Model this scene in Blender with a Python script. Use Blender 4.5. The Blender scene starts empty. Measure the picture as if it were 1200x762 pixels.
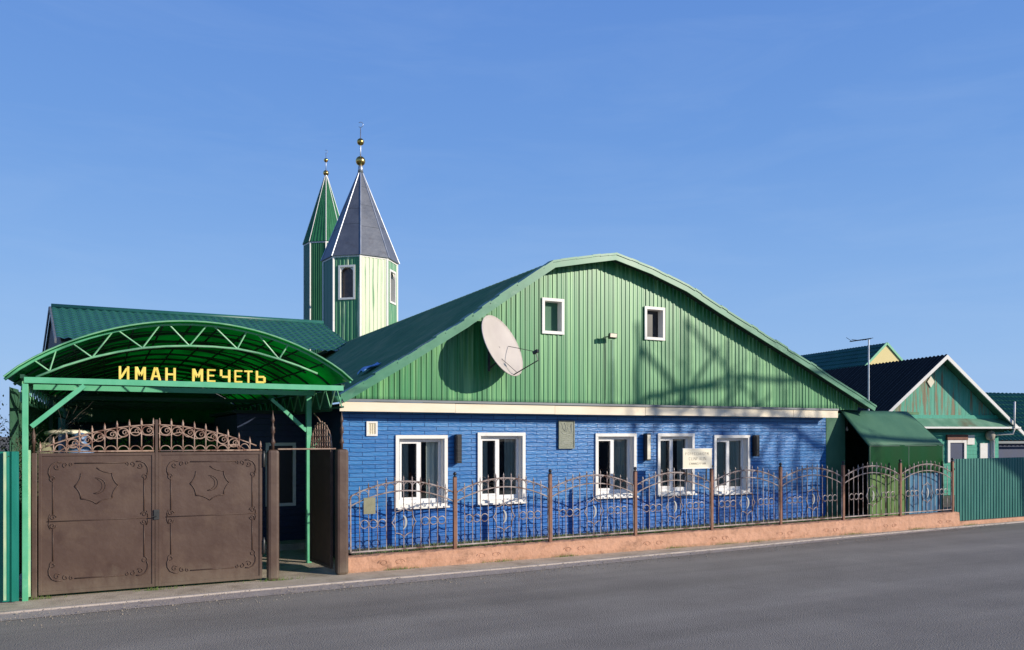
import bpy, bmesh, math, random
from mathutils import Vector, Matrix
random.seed(7)
S = bpy.context.scene
R = math.radians
# ------------------------------------------------------------------ camera, sky, sun, exposure
EYE = 2.2
cd = bpy.data.cameras.new('camera'); cam = bpy.data.objects.new('camera', cd)
S.collection.objects.link(cam); S.camera = cam
YAW = math.atan2(0.4472, 0.8944)            # view direction, clockwise from +Y
cam.location = (0, 0, EYE); cam.rotation_euler = (R(90), 0, -YAW)
cd.sensor_width = 36; cd.lens = 950 / 1200 * 36; cd.shift_y = 129 / 1200
cd.clip_start = 0.1; cd.clip_end = 3000
SUN = Vector((0.85, -1.0, 0.47)).normalized()
ELEV = math.asin(SUN.z); AZ = math.atan2(SUN.x, SUN.y)
w = bpy.data.worlds.new('World'); S.world = w; w.use_nodes = True
nt = w.node_tree; bg = nt.nodes['Background']; bg.inputs['Strength'].default_value = 0.115
sky = nt.nodes.new('ShaderNodeTexSky'); sky.sky_type = 'NISHITA'; sky.sun_disc = False
sky.sun_elevation = ELEV; sky.sun_rotation = AZ
sky.air_density = 1.3; sky.dust_density = 0.25; sky.ozone_density = 3.2; sky.altitude = 100
# clear-day blue laid over the physical sky: deeper overhead, paler toward the horizon
wt = nt.nodes.new('ShaderNodeTexCoord'); ws = nt.nodes.new('ShaderNodeSeparateXYZ'); nt.links.new(wt.outputs['Generated'], ws.inputs[0])
wr = nt.nodes.new('ShaderNodeValToRGB'); nt.links.new(ws.outputs['Z'], wr.inputs[0])
wr.color_ramp.elements[0].position = 0.0; wr.color_ramp.elements[0].color = (.340, .535, .84, 1)
wr.color_ramp.elements[1].position = 1.0; wr.color_ramp.elements[1].color = (.018, .05, .18, 1)
for p_, c_ in ((.08, (.300, .505, .825)), (.20, (.225, .425, .785)), (.32, (.160, .345, .735)), (.47, (.125, .285, .685)), (.60, (.06, .16, .45))):
    e_ = wr.color_ramp.elements.new(p_); e_.color = c_ + (1,)
wg = nt.nodes.new('ShaderNodeMix'); wg.data_type = 'RGBA'; wg.blend_type = 'MULTIPLY'; wg.inputs[0].default_value = 1
nt.links.new(wr.outputs[0], wg.inputs[6]); wg.inputs[7].default_value = (8.8, 8.8, 9.1, 1)
wm = nt.nodes.new('ShaderNodeMix'); wm.data_type = 'RGBA'; wm.inputs[0].default_value = .92
nt.links.new(sky.outputs[0], wm.inputs[6]); nt.links.new(wg.outputs[2], wm.inputs[7])
wmp = nt.nodes.new('ShaderNodeMapping'); wmp.inputs['Scale'].default_value = (1.6, 1.6, 9); wmp.inputs['Rotation'].default_value = (.12, .10, 0); nt.links.new(wt.outputs['Generated'], wmp.inputs[0])
wn = nt.nodes.new('ShaderNodeTexNoise'); wn.inputs['Scale'].default_value = 2.2; wn.inputs['Detail'].default_value = 7; wn.inputs['Roughness'].default_value = .62; wn.inputs['Distortion'].default_value = .6; nt.links.new(wmp.outputs[0], wn.inputs[0])
wv = nt.nodes.new('ShaderNodeMapRange'); wv.inputs[1].default_value = .46; wv.inputs[2].default_value = .80; wv.inputs[4].default_value = .10; nt.links.new(wn.outputs['Fac'], wv.inputs[0])
wc = nt.nodes.new('ShaderNodeMix'); wc.data_type = 'RGBA'; nt.links.new(wv.outputs[0], wc.inputs[0]); nt.links.new(wm.outputs[2], wc.inputs[6]); wc.inputs[7].default_value = (4.6, 5.9, 7.9, 1)
nt.links.new(wc.outputs[2], bg.inputs['Color'])
sl = bpy.data.lights.new('sun', 'SUN'); sl.energy = 4.8; sl.angle = R(0.5); sl.color = (1.0, 0.90, 0.76)
so = bpy.data.objects.new('sun', sl); S.collection.objects.link(so)
so.rotation_euler = SUN.to_track_quat('Z', 'Y').to_euler(); so.location = (20, -20, 20)
S.view_settings.view_transform = 'Standard'; S.view_settings.look = 'None'
S.view_settings.exposure = 0.0; S.view_settings.gamma = 1
S.render.resolution_x = 1024; S.render.resolution_y = 650

# ------------------------------------------------------------------ helpers
def ray(px, py):
    a = (px - 600) / 950
    return Vector((0.4472 + 0.8944 * a, 0.8944 - 0.4472 * a, (510 - py) / 950))
def atY(px, py, Y):                     # point seen at photo pixel on the vertical plane Y = const
    d = ray(px, py); return Vector((0, 0, EYE)) + d * (Y / d.y)
def atZ(px, py, Z=0):
    d = ray(px, py); return Vector((0, 0, EYE)) + d * ((Z - EYE) / d.z)
ORG = {}
def tag(o, label=None, cat=None, group=None, kind=None):
    if label: o['label'] = label
    if cat: o['category'] = cat
    if group: o['group'] = group
    if kind: o['kind'] = kind
    return o
def empty(name, loc, label, cat, group=None, rz=0, local=False):
    o = bpy.data.objects.new(name, None); S.collection.objects.link(o)
    o.empty_display_size = .2
    o.location = loc; o.rotation_euler = (0, 0, rz)
    ORG[o.name] = Vector((0, 0, 0)) if local else Vector(loc)
    return tag(o, label, cat, group)
def copy_tree(o, parent=None, first=True):
    c = o.copy(); S.collection.objects.link(c)
    if parent: c.parent = parent
    for ch in list(o.children): copy_tree(ch, c)
    ORG[c.name] = ORG.get(o.name, Vector((0, 0, 0)))
    return c
class MB:
    def __init__(s): s.v = []; s.f = []
    def add(s, vs, fs):
        n = len(s.v); s.v += [Vector(p) for p in vs]; s.f += [tuple(i + n for i in f) for f in fs]; return s
    def box(s, x0, x1, y0, y1, z0, z1):
        return s.add([(x0,y0,z0),(x1,y0,z0),(x1,y1,z0),(x0,y1,z0),(x0,y0,z1),(x1,y0,z1),(x1,y1,z1),(x0,y1,z1)],
            [(0,3,2,1),(4,5,6,7),(0,1,5,4),(1,2,6,5),(2,3,7,6),(3,0,4,7)])
    def bar(s, a, b, w, h=None, up=(0, 0, 1)):      # rectangular bar from a to b
        a, b = Vector(a), Vector(b); h = h or w; d = (b - a).normalized(); up = Vector(up)
        if abs(d.dot(up)) > .98: up = Vector((0, 1, 0))
        sx = d.cross(up).normalized() * w / 2; sy = sx.cross(d).normalized() * h / 2
        vs = [p + i * sx + j * sy for p in (a, b) for i, j in ((-1,-1),(1,-1),(1,1),(-1,1))]
        return s.add(vs, [(0,3,2,1),(4,5,6,7),(0,1,5,4),(1,2,6,5),(2,3,7,6),(3,0,4,7)])
    def tube(s, pts, r, n=6, r2=None, closed=False):
        pts = [Vector(p) for p in pts]; N = len(pts); vs = []; fs = []
        ref = None
        for i, p in enumerate(pts):
            if closed: d = pts[(i+1) % N] - pts[i-1]
            else: d = pts[min(i+1, N-1)] - pts[max(i-1, 0)]
            d = d.normalized() if d.length > 1e-9 else Vector((0, 0, 1))
            if ref is None:
                ref = Vector((0, 1, 0)) if abs(d.y) < .9 else Vector((1, 0, 0))
            sx = d.cross(ref)
            if sx.length < .1: ref = Vector((1, 0, 0)) if abs(d.x) < .9 else Vector((0, 0, 1)); sx = d.cross(ref)
            sx.normalize(); sy = sx.cross(d)
            rr = r if r2 is None else r + (r2 - r) * i / max(N - 1, 1)
            for k in range(n):
                a = 2 * math.pi * k / n
                vs.append(p + (math.cos(a) * sx + math.sin(a) * sy) * rr)
        for i in range(N if closed else N - 1):
            j = (i + 1) % N
            for k in range(n):
                fs.append((i*n+k, i*n+(k+1) % n, j*n+(k+1) % n, j*n+k))
        if not closed: fs.append(tuple(range(n))[::-1]); fs.append(tuple((N-1)*n+k for k in range(n)))
        return s.add(vs, fs)
    def prism(s, poly, y0, y1):              # polygon of (x,z) extruded in y
        n = len(poly)
        vs = [(x, y0, z) for x, z in poly] + [(x, y1, z) for x, z in poly]
        fs = [tuple(range(n)), tuple(range(2*n-1, n-1, -1))] + [(i, i+n, (i+1) % n + n, (i+1) % n) for i in range(n)]
        return s.add(vs, fs)
    def hull(s, P, Q):                        # two matching 3D polygons joined
        n = len(P)
        fs = [tuple(range(n)), tuple(range(2*n-1, n-1, -1))] + [(i, i+n, (i+1) % n + n, (i+1) % n) for i in range(n)]
        return s.add(list(P) + list(Q), fs)
    def lathe(s, c, prof, n=16, phase=0):
        vs = []; fs = []
        for r, z in prof:
            for k in range(n):
                a = phase + 2 * math.pi * k / n
                vs.append((c[0] + r * math.cos(a), c[1] + r * math.sin(a), c[2] + z))
        m = len(prof)
        for i in range(m - 1):
            for k in range(n): fs.append((i*n+k, i*n+(k+1) % n, (i+1)*n+(k+1) % n, (i+1)*n+k))
        fs.append(tuple(range(n))[::-1]); fs.append(tuple((m-1)*n+k for k in range(n)))
        return s.add(vs, fs)
    def grid(s, fn, nu, nv):
        vs = [fn(i / nu, j / nv) for j in range(nv + 1) for i in range(nu + 1)]
        fs = [(j*(nu+1)+i, j*(nu+1)+i+1, (j+1)*(nu+1)+i+1, (j+1)*(nu+1)+i) for j in range(nv) for i in range(nu)]
        return s.add(vs, fs)
    def build(s, name, mat, parent=None, smooth=False, bevel=0, solid=0, rawlocal=False):
        me = bpy.data.meshes.new(name)
        if parent is not None: off = ORG.get(parent.name, Vector((0, 0, 0)))
        elif rawlocal: off = Vector((0, 0, 0))
        else:
            xs = [p.x for p in s.v]; ys = [p.y for p in s.v]; zs = [p.z for p in s.v]
            off = Vector(((min(xs)+max(xs))/2, (min(ys)+max(ys))/2, min(zs)))
        me.from_pydata([tuple(p - off) for p in s.v], [], s.f); me.update()
        bm = bmesh.new(); bm.from_mesh(me)
        bmesh.ops.recalc_face_normals(bm, faces=bm.faces); bm.to_mesh(me); bm.free()
        me.materials.append(mat)
        if smooth:
            for p in me.polygons: p.use_smooth = True
        o = bpy.data.objects.new(name, me); S.collection.objects.link(o)
        if parent is not None: o.parent = parent
        else: o.location = off
        ORG[o.name] = off
        if solid:
            m = o.modifiers.new('solid', 'SOLIDIFY'); m.thickness = solid; m.offset = 0
        if bevel:
            m = o.modifiers.new('bevel', 'BEVEL'); m.width = bevel; m.segments = 2; m.limit_method = 'ANGLE'; m.angle_limit = R(40)
        return o

# ------------------------------------------------------------------ materials
def col(c): return (c[0], c[1], c[2], 1)
def mat(name, c1, c2=None, scale=3.0, rough=.55, metal=0.0, bump=0.0, bscale=60, stretch=(1, 1, 1), c3=None, s3=1.2, th3=(.55, .7), spec=.5, stretch3=(1, 1, 1), rvar=.12, coat=0):
    m = bpy.data.materials.new(name); m.use_nodes = True; N = m.node_tree.nodes; L = m.node_tree.links
    b = N['Principled BSDF']; b.inputs['Roughness'].default_value = rough; b.inputs['Metallic'].default_value = metal
    b.inputs['Specular IOR Level'].default_value = spec
    if coat: b.inputs['Coat Weight'].default_value = coat; b.inputs['Coat Roughness'].default_value = .15
    tc = N.new('ShaderNodeTexCoord')
    mp = N.new('ShaderNodeMapping'); mp.inputs['Scale'].default_value = stretch; L.new(tc.outputs['Object'], mp.inputs[0])
    no = N.new('ShaderNodeTexNoise'); no.inputs['Scale'].default_value = scale; no.inputs['Detail'].default_value = 6; no.inputs['Roughness'].default_value = .6
    L.new(mp.outputs[0], no.inputs['Vector'])
    rp = N.new('ShaderNodeValToRGB'); rp.color_ramp.elements[0].position = .32; rp.color_ramp.elements[1].position = .68
    rp.color_ramp.elements[0].color = col(c1); rp.color_ramp.elements[1].color = col(c2 or c1)
    L.new(no.outputs['Fac'], rp.inputs[0]); out = rp.outputs[0]
    if c3:
        mp3 = N.new('ShaderNodeMapping'); mp3.inputs['Scale'].default_value = stretch3; mp3.inputs['Location'].default_value = (3.1, 7.7, 1.9); L.new(tc.outputs['Object'], mp3.inputs[0])
        n3 = N.new('ShaderNodeTexNoise'); n3.inputs['Scale'].default_value = s3; n3.inputs['Detail'].default_value = 8; n3.inputs['Roughness'].default_value = .65
        L.new(mp3.outputs[0], n3.inputs['Vector'])
        mr = N.new('ShaderNodeMapRange'); mr.inputs[1].default_value = th3[0]; mr.inputs[2].default_value = th3[1]; L.new(n3.outputs['Fac'], mr.inputs[0])
        mx = N.new('ShaderNodeMix'); mx.data_type = 'RGBA'; L.new(mr.outputs[0], mx.inputs[0]); L.new(out, mx.inputs[6]); mx.inputs[7].default_value = col(c3)
        out = mx.outputs[2]
    L.new(out, b.inputs['Base Color'])
    rr = N.new('ShaderNodeMapRange'); rr.inputs[3].default_value = max(.02, rough - rvar); rr.inputs[4].default_value = min(1, rough + rvar)
    L.new(no.outputs['Fac'], rr.inputs[0]); L.new(rr.outputs[0], b.inputs['Roughness'])
    if bump:
        nb = N.new('ShaderNodeTexNoise'); nb.inputs['Scale'].default_value = bscale; nb.inputs['Detail'].default_value = 4
        L.new(tc.outputs['Object'], nb.inputs['Vector'])
        bp = N.new('ShaderNodeBump'); bp.inputs['Strength'].default_value = bump; bp.inputs['Distance'].default_value = .02
        L.new(nb.outputs['Fac'], bp.inputs['Height']); L.new(bp.outputs[0], b.inputs['Normal'])
    return m
M = {}
M['grit'] = mat('grit', (.20,.17,.13), (.34,.30,.25), scale=30, rough=.9)
M['asphalt'] = mat('asphalt', (.24,.218,.197), (.30,.275,.248), scale=.9, rough=.9, bump=.9, bscale=60, c3=(.16,.145,.13), s3=95, th3=(.5,.75))
def road_marks(m):
    N = m.node_tree.nodes; L = m.node_tree.links; b = N['Principled BSDF']; src = b.inputs['Base Color'].links[0].from_socket
    tc = N.new('ShaderNodeTexCoord'); no = N.new('ShaderNodeTexNoise'); no.inputs['Scale'].default_value = 1.3; no.inputs['Detail'].default_value = 5; L.new(tc.outputs['Object'], no.inputs[0])
    ad = N.new('ShaderNodeMix'); ad.data_type = 'RGBA'; ad.blend_type = 'ADD'; ad.inputs[0].default_value = .8; L.new(tc.outputs['Object'], ad.inputs[6]); L.new(no.outputs['Color'], ad.inputs[7])
    vo = N.new('ShaderNodeTexVoronoi'); vo.feature = 'DISTANCE_TO_EDGE'; vo.inputs['Scale'].default_value = .32; L.new(ad.outputs[2], vo.inputs[0])
    mr = N.new('ShaderNodeMapRange'); mr.inputs[1].default_value = .003; mr.inputs[2].default_value = .0008; L.new(vo.outputs['Distance'], mr.inputs[0])
    n2 = N.new('ShaderNodeTexNoise'); n2.inputs['Scale'].default_value = .5; L.new(tc.outputs['Object'], n2.inputs[0])
    r2 = N.new('ShaderNodeMapRange'); r2.inputs[1].default_value = .5; r2.inputs[2].default_value = .7; r2.inputs[4].default_value = .3; L.new(n2.outputs['Fac'], r2.inputs[0])
    mu = N.new('ShaderNodeMath'); mu.operation = 'MULTIPLY'; L.new(mr.outputs[0], mu.inputs[0]); L.new(r2.outputs[0], mu.inputs[1])
    x = N.new('ShaderNodeMix'); x.data_type = 'RGBA'; L.new(mu.outputs[0], x.inputs[0]); L.new(src, x.inputs[6]); x.inputs[7].default_value = (.06,.055,.05,1)
    # long tyre-worn bands and stains running with the road
    mp = N.new('ShaderNodeMapping'); mp.inputs['Scale'].default_value = (.05, .9, 1); mp.inputs['Rotation'].default_value = (0, 0, -.05); L.new(tc.outputs['Object'], mp.inputs[0])
    n3 = N.new('ShaderNodeTexNoise'); n3.inputs['Scale'].default_value = 1.1; n3.inputs['Detail'].default_value = 4; L.new(mp.outputs[0], n3.inputs[0])
    r3 = N.new('ShaderNodeMapRange'); r3.inputs[1].default_value = .35; r3.inputs[2].default_value = .65; r3.inputs[3].default_value = .80; r3.inputs[4].default_value = 1.12; L.new(n3.outputs['Fac'], r3.inputs[0])
    y = N.new('ShaderNodeMix'); y.data_type = 'RGBA'; y.blend_type = 'MULTIPLY'; y.inputs[0].default_value = 1; L.new(x.outputs[2], y.inputs[6]); L.new(r3.outputs[0], y.inputs[7]); L.new(y.outputs[2], b.inputs['Base Color'])
road_marks(M['asphalt'])
M['apron'] = mat('concrete_paving', (.46,.385,.30), (.56,.48,.38), scale=5, rough=.9, bump=.5, bscale=50, c3=(.34,.28,.21), s3=2.2, th3=(.5,.68))
M['gutter'] = mat('gutter_concrete', (.34,.295,.28), (.42,.37,.35), scale=4, rough=.9, bump=.4, bscale=60)
M['kerb'] = mat('kerb_stone', (.44,.385,.345), (.50,.44,.395), scale=4, rough=.85, bump=.3, c3=(.3,.27,.23), s3=2)
M['soil'] = mat('yard_ground', (.10,.085,.06), (.16,.14,.10), scale=1.5, rough=.95, bump=.7, bscale=20)
M['plinth'] = mat('plinth_paint', (.47,.25,.155), (.60,.335,.22), scale=3.5, rough=.8, bump=.9, bscale=14, c3=(.30,.16,.10), s3=3.0, th3=(.56,.7), stretch3=(1,1,1.8))
M['blue_dark'] = mat('navy_boards', (.006,.016,.045), (.010,.025,.065), scale=4, rough=.6)
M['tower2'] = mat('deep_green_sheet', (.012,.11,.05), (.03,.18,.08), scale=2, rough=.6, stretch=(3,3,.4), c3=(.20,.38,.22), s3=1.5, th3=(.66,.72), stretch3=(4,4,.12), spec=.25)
M['blue_plain'] = mat('shaded_blue', (.008,.020,.06), (.012,.030,.085), scale=4, rough=.5)  # shade under the canopy is put into this blue
M['soffit'] = mat('dark_soffit', (.015,.035,.03), (.03,.05,.045), rough=.8)
M['cream'] = mat('cream_fascia', (.80,.69,.50), (.86,.77,.60), scale=2, rough=.6, c3=(.60,.48,.32), s3=1.6, th3=(.6,.75), stretch=(1,1,4))
M['white'] = mat('white_trim', (.78,.76,.70), (.84,.82,.78), scale=6, rough=.5, c3=(.55,.50,.42), s3=4, th3=(.62,.8), bump=.12)
M['pvc'] = mat('white_pvc', (.80,.80,.79), (.84,.84,.83), scale=6, rough=.3)
M['flash'] = mat('grey_flashing', (.13,.15,.16), (.22,.24,.25), scale=3, rough=.55, metal=.3, stretch=(.3,1,3))
M['rake'] = mat('rake_green', (.045,.20,.11), (.075,.27,.155), scale=3, rough=.38, c3=(.20,.34,.25), s3=2.2, th3=(.58,.8))
M['roof'] = mat('roof_green', (.075,.19,.085), (.12,.25,.12), scale=1.6, rough=.65, c3=(.22,.29,.15), s3=1.1, th3=(.45,.7), spec=.25)
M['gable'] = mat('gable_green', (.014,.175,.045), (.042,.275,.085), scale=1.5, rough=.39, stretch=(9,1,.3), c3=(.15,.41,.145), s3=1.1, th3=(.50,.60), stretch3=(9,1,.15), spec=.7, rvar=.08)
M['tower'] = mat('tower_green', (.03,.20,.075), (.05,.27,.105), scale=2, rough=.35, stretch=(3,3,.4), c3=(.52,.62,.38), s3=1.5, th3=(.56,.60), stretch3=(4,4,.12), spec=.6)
M['tower_sunlit'] = mat('tower_sunlit', (.55,.66,.42), (.68,.74,.52), scale=1.6, rough=.4, stretch=(5,5,.2), c3=(.12,.33,.13), s3=1.3, th3=(.56,.62), stretch3=(6,6,.15))  # sun glare on the right front face, put into the sheet colour
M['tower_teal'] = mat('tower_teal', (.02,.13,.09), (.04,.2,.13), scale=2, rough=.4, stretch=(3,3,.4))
M['zinc'] = mat('zinc_spire', (.13,.145,.18), (.17,.185,.22), scale=2.2, rough=.5, metal=.35, bump=.35, bscale=6, c3=(.12,.125,.15), s3=3)
M['gold'] = mat('brass', (.60,.38,.10), (.72,.48,.16), rough=.25, metal=1)
M['steel'] = mat('pale_steel', (.38,.41,.46), (.48,.51,.56), rough=.35, metal=.7)
M['brown'] = mat('gate_brown', (.068,.038,.028), (.098,.060,.044), scale=1.8, rough=.48, c3=(.13,.085,.058), s3=1.3, th3=(.5,.75), bump=.25, bscale=9)
M['brown_dk'] = mat('ornament_brown', (.062,.034,.025), (.10,.06,.043), scale=9, rough=.5, bump=.2)
M['crest'] = mat('scroll_brown', (.30,.20,.15), (.42,.29,.22), scale=12, rough=.45, c3=(.16,.08,.055), s3=9, th3=(.5,.6))
M['ironpale'] = mat('fence_iron', (.26,.20,.18), (.46,.40,.38), scale=5, rough=.42, c3=(.12,.06,.045), s3=6, th3=(.48,.6))
M['rustpost'] = mat('fence_post_rust', (.17,.07,.04), (.27,.12,.07), scale=6, rough=.5, c3=(.1,.05,.04), s3=7, th3=(.6,.7))
M['black'] = mat('black_plastic', (.012,.012,.014), (.02,.02,.022), rough=.4)
M['emblem'] = mat('emblem_pale', (.35,.36,.34), (.5,.5,.46), rough=.5)
M['mint'] = mat('mint_steel', (.09,.42,.22), (.14,.50,.29), scale=4, rough=.42, c3=(.28,.60,.38), s3=3, th3=(.6,.75))
M['mintpale'] = mat('mint_pale', (.14,.43,.22), (.26,.54,.31), scale=7, rough=.42)
M['arc_dark'] = mat('arch_dark_steel', (.01,.06,.035), (.02,.09,.05), rough=.5)
M['teal'] = mat('teal_sheet', (.008,.17,.125), (.014,.22,.165), scale=2, rough=.35, stretch=(3,1,.5), c3=(.03,.28,.22), s3=2, th3=(.5,.75), stretch3=(6,1,.3))
M['tealworn'] = mat('worn_green_post', (.20,.50,.30), (.55,.62,.38), scale=5, rough=.5, stretch=(3,3,.6))
M['tealfar'] = mat('teal_sheet_fence', (.012,.125,.105), (.022,.165,.135), scale=2, rough=.42, stretch=(3,1,.5), c3=(.035,.20,.165), s3=1.5, th3=(.5,.75), stretch3=(5,1,.3))
M['barnroof'] = mat('teal_tile_roof', (.014,.10,.085), (.024,.14,.115), scale=1.4, rough=.4)
M['wall_grey'] = mat('grey_render', (.12,.12,.12), (.17,.17,.17), rough=.85)
M['yellow'] = mat('letter_yellow', (.80,.60,.09), (.88,.72,.16), scale=8, rough=.4)
M['dish'] = mat('dish_grey', (.50,.45,.42), (.58,.53,.49), scale=2, rough=.45)
M['darksteel'] = mat('dark_steel', (.04,.045,.045), (.08,.08,.08), rough=.45, metal=.5)
M['plaque'] = mat('plaque_stone', (.16,.18,.13), (.26,.28,.22), scale=14, rough=.5, bump=.4)
M['plaquemark'] = mat('plaque_marks', (.42,.44,.36), (.6,.62,.55), scale=20, rough=.5)
M['olive'] = mat('olive_plate', (.20,.20,.12), (.28,.27,.17), scale=10, rough=.6)
M['paper'] = mat('cream_board', (.78,.72,.55), (.83,.77,.62), rough=.6)
M['ink'] = mat('faded_ink', (.34,.30,.22), (.46,.42,.32), rough=.7)
M['tarp'] = mat('green_awning', (.05,.145,.09), (.07,.18,.11), scale=2, rough=.6, spec=.25, bump=.3, bscale=4)
M['timber'] = mat('turquoise_timber', (.03,.30,.20), (.055,.40,.28), scale=3, rough=.6, stretch=(5,1,.4), bump=.2, bscale=20)
M['weather'] = mat('weathered_boards', (.06,.34,.23), (.14,.46,.33), scale=2.5, rough=.7, stretch=(4,1,.5), c3=(.24,.20,.12), s3=1.3, th3=(.50,.58), stretch3=(8,1,.5), bump=.3)
M['blackroof'] = mat('black_sheet_roof', (.010,.010,.011), (.018,.018,.019), scale=2, rough=.6, spec=.2)
M['rust'] = mat('rusty_brown', (.16,.06,.04), (.28,.12,.08), scale=12, rough=.7)
M['pentroof'] = mat('faded_pent_roof', (.10,.26,.17), (.20,.38,.27), scale=2, rough=.5, c3=(.16,.17,.11), s3=1.2)
M['gableyellow'] = mat('yellow_gable', (.72,.60,.26), (.78,.66,.32), rough=.7)
M['arch_glass'] = mat('brown_tinted_glass', (.045,.028,.022), (.09,.06,.05), scale=3, rough=.25)
M['navy'] = mat('navy_wall', (.03,.045,.10), (.045,.065,.14), rough=.6)
M['bark'] = mat('bark', (.07,.055,.045), (.14,.115,.095), scale=8, rough=.9, bump=.6)
M['leafdark'] = mat('dark_leaf', (.012,.025,.010), (.03,.05,.015), scale=5, rough=.6)
M['leafgreen'] = mat('green_leaf', (.05,.16,.02), (.09,.24,.035), scale=5, rough=.5)
M['grass'] = mat('grass_blade', (.08,.15,.025), (.16,.22,.05), scale=5, rough=.6)
M['cloth'] = mat('curtain_cloth', (.62,.68,.63), (.76,.80,.75), scale=3, rough=.9, stretch=(6,6,.5))
M['rubble'] = mat('plaster_fill', (.38,.34,.28), (.48,.44,.36), rough=.9)
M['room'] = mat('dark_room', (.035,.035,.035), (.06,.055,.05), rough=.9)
M['bluecar'] = mat('pale_blue_plastic', (.12,.22,.42), (.20,.32,.55), rough=.4)
M['ygreen'] = mat('yellow_green_board', (.05,.15,.02), (.11,.20,.04), scale=3, stretch=(4,1,.5), rough=.6)
M['bluebrd'] = mat('blue_board', (.02,.12,.26), (.04,.2,.33), scale=3, rough=.6, c3=(.02,.09,.25), s3=3)
M['bluetarp'] = mat('blue_tarp', (.15,.35,.75), (.25,.45,.82), rough=.5)
def glass_mat():
    m = bpy.data.materials.new('window_glass'); m.use_nodes = True; N = m.node_tree.nodes; L = m.node_tree.links
    N.remove(N['Principled BSDF']); o = N['Material Output']
    g = N.new('ShaderNodeBsdfGlossy'); g.inputs['Roughness'].default_value = .02
    t = N.new('ShaderNodeBsdfTransparent'); t.inputs[0].default_value = (.80,.84,.82,1)
    f = N.new('ShaderNodeFresnel'); f.inputs[0].default_value = 2.1
    x = N.new('ShaderNodeMixShader'); L.new(f.outputs[0], x.inputs[0]); L.new(t.outputs[0], x.inputs[1]); L.new(g.outputs[0], x.inputs[2]); L.new(x.outputs[0], o.inputs[0])
    tc = N.new('ShaderNodeTexCoord'); no = N.new('ShaderNodeTexNoise'); no.inputs['Scale'].default_value = 2.5; L.new(tc.outputs['Object'], no.inputs[0])
    bp = N.new('ShaderNodeBump'); bp.inputs['Strength'].default_value = .04; L.new(no.outputs[0], bp.inputs['Height']); L.new(bp.outputs[0], g.inputs['Normal'])
    return m
M['glass'] = glass_mat()
def poly_mat(name='green_polycarbonate', c=(.006,.36,.10), ctr=(.02,.55,.14), tmix=.62):
    m = bpy.data.materials.new(name); m.use_nodes = True; N = m.node_tree.nodes; L = m.node_tree.links
    b = N['Principled BSDF']; o = N['Material Output']; b.inputs['Roughness'].default_value = .25; b.inputs['Base Color'].default_value = col(c)
    tr = N.new('ShaderNodeBsdfTranslucent'); tr.inputs[0].default_value = col(ctr)
    tc = N.new('ShaderNodeTexCoord'); mp = N.new('ShaderNodeMapping'); mp.inputs['Scale'].default_value = (1.2, .5, 1); L.new(tc.outputs['Object'], mp.inputs[0])
    no = N.new('ShaderNodeTexNoise'); no.inputs['Scale'].default_value = 1.4; no.inputs['Detail'].default_value = 5; L.new(mp.outputs[0], no.inputs[0])
    rp = N.new('ShaderNodeValToRGB'); rp.color_ramp.elements[0].position = .35; rp.color_ramp.elements[1].position = .65
    rp.color_ramp.elements[0].color = col([k * .55 for k in ctr]); rp.color_ramp.elements[1].color = col(ctr)
    L.new(no.outputs['Fac'], rp.inputs[0]); L.new(rp.outputs[0], tr.inputs[0])
    x = N.new('ShaderNodeMixShader'); x.inputs[0].default_value = tmix
    L.new(b.outputs[0], x.inputs[1]); L.new(tr.outputs[0], x.inputs[2]); L.new(x.outputs[0], o.inputs[0])
    return m
M['poly'] = poly_mat()
M['meshcurtain'] = poly_mat('green_curtain', (.008,.085,.02), (.02,.16,.03), .3)
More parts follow.
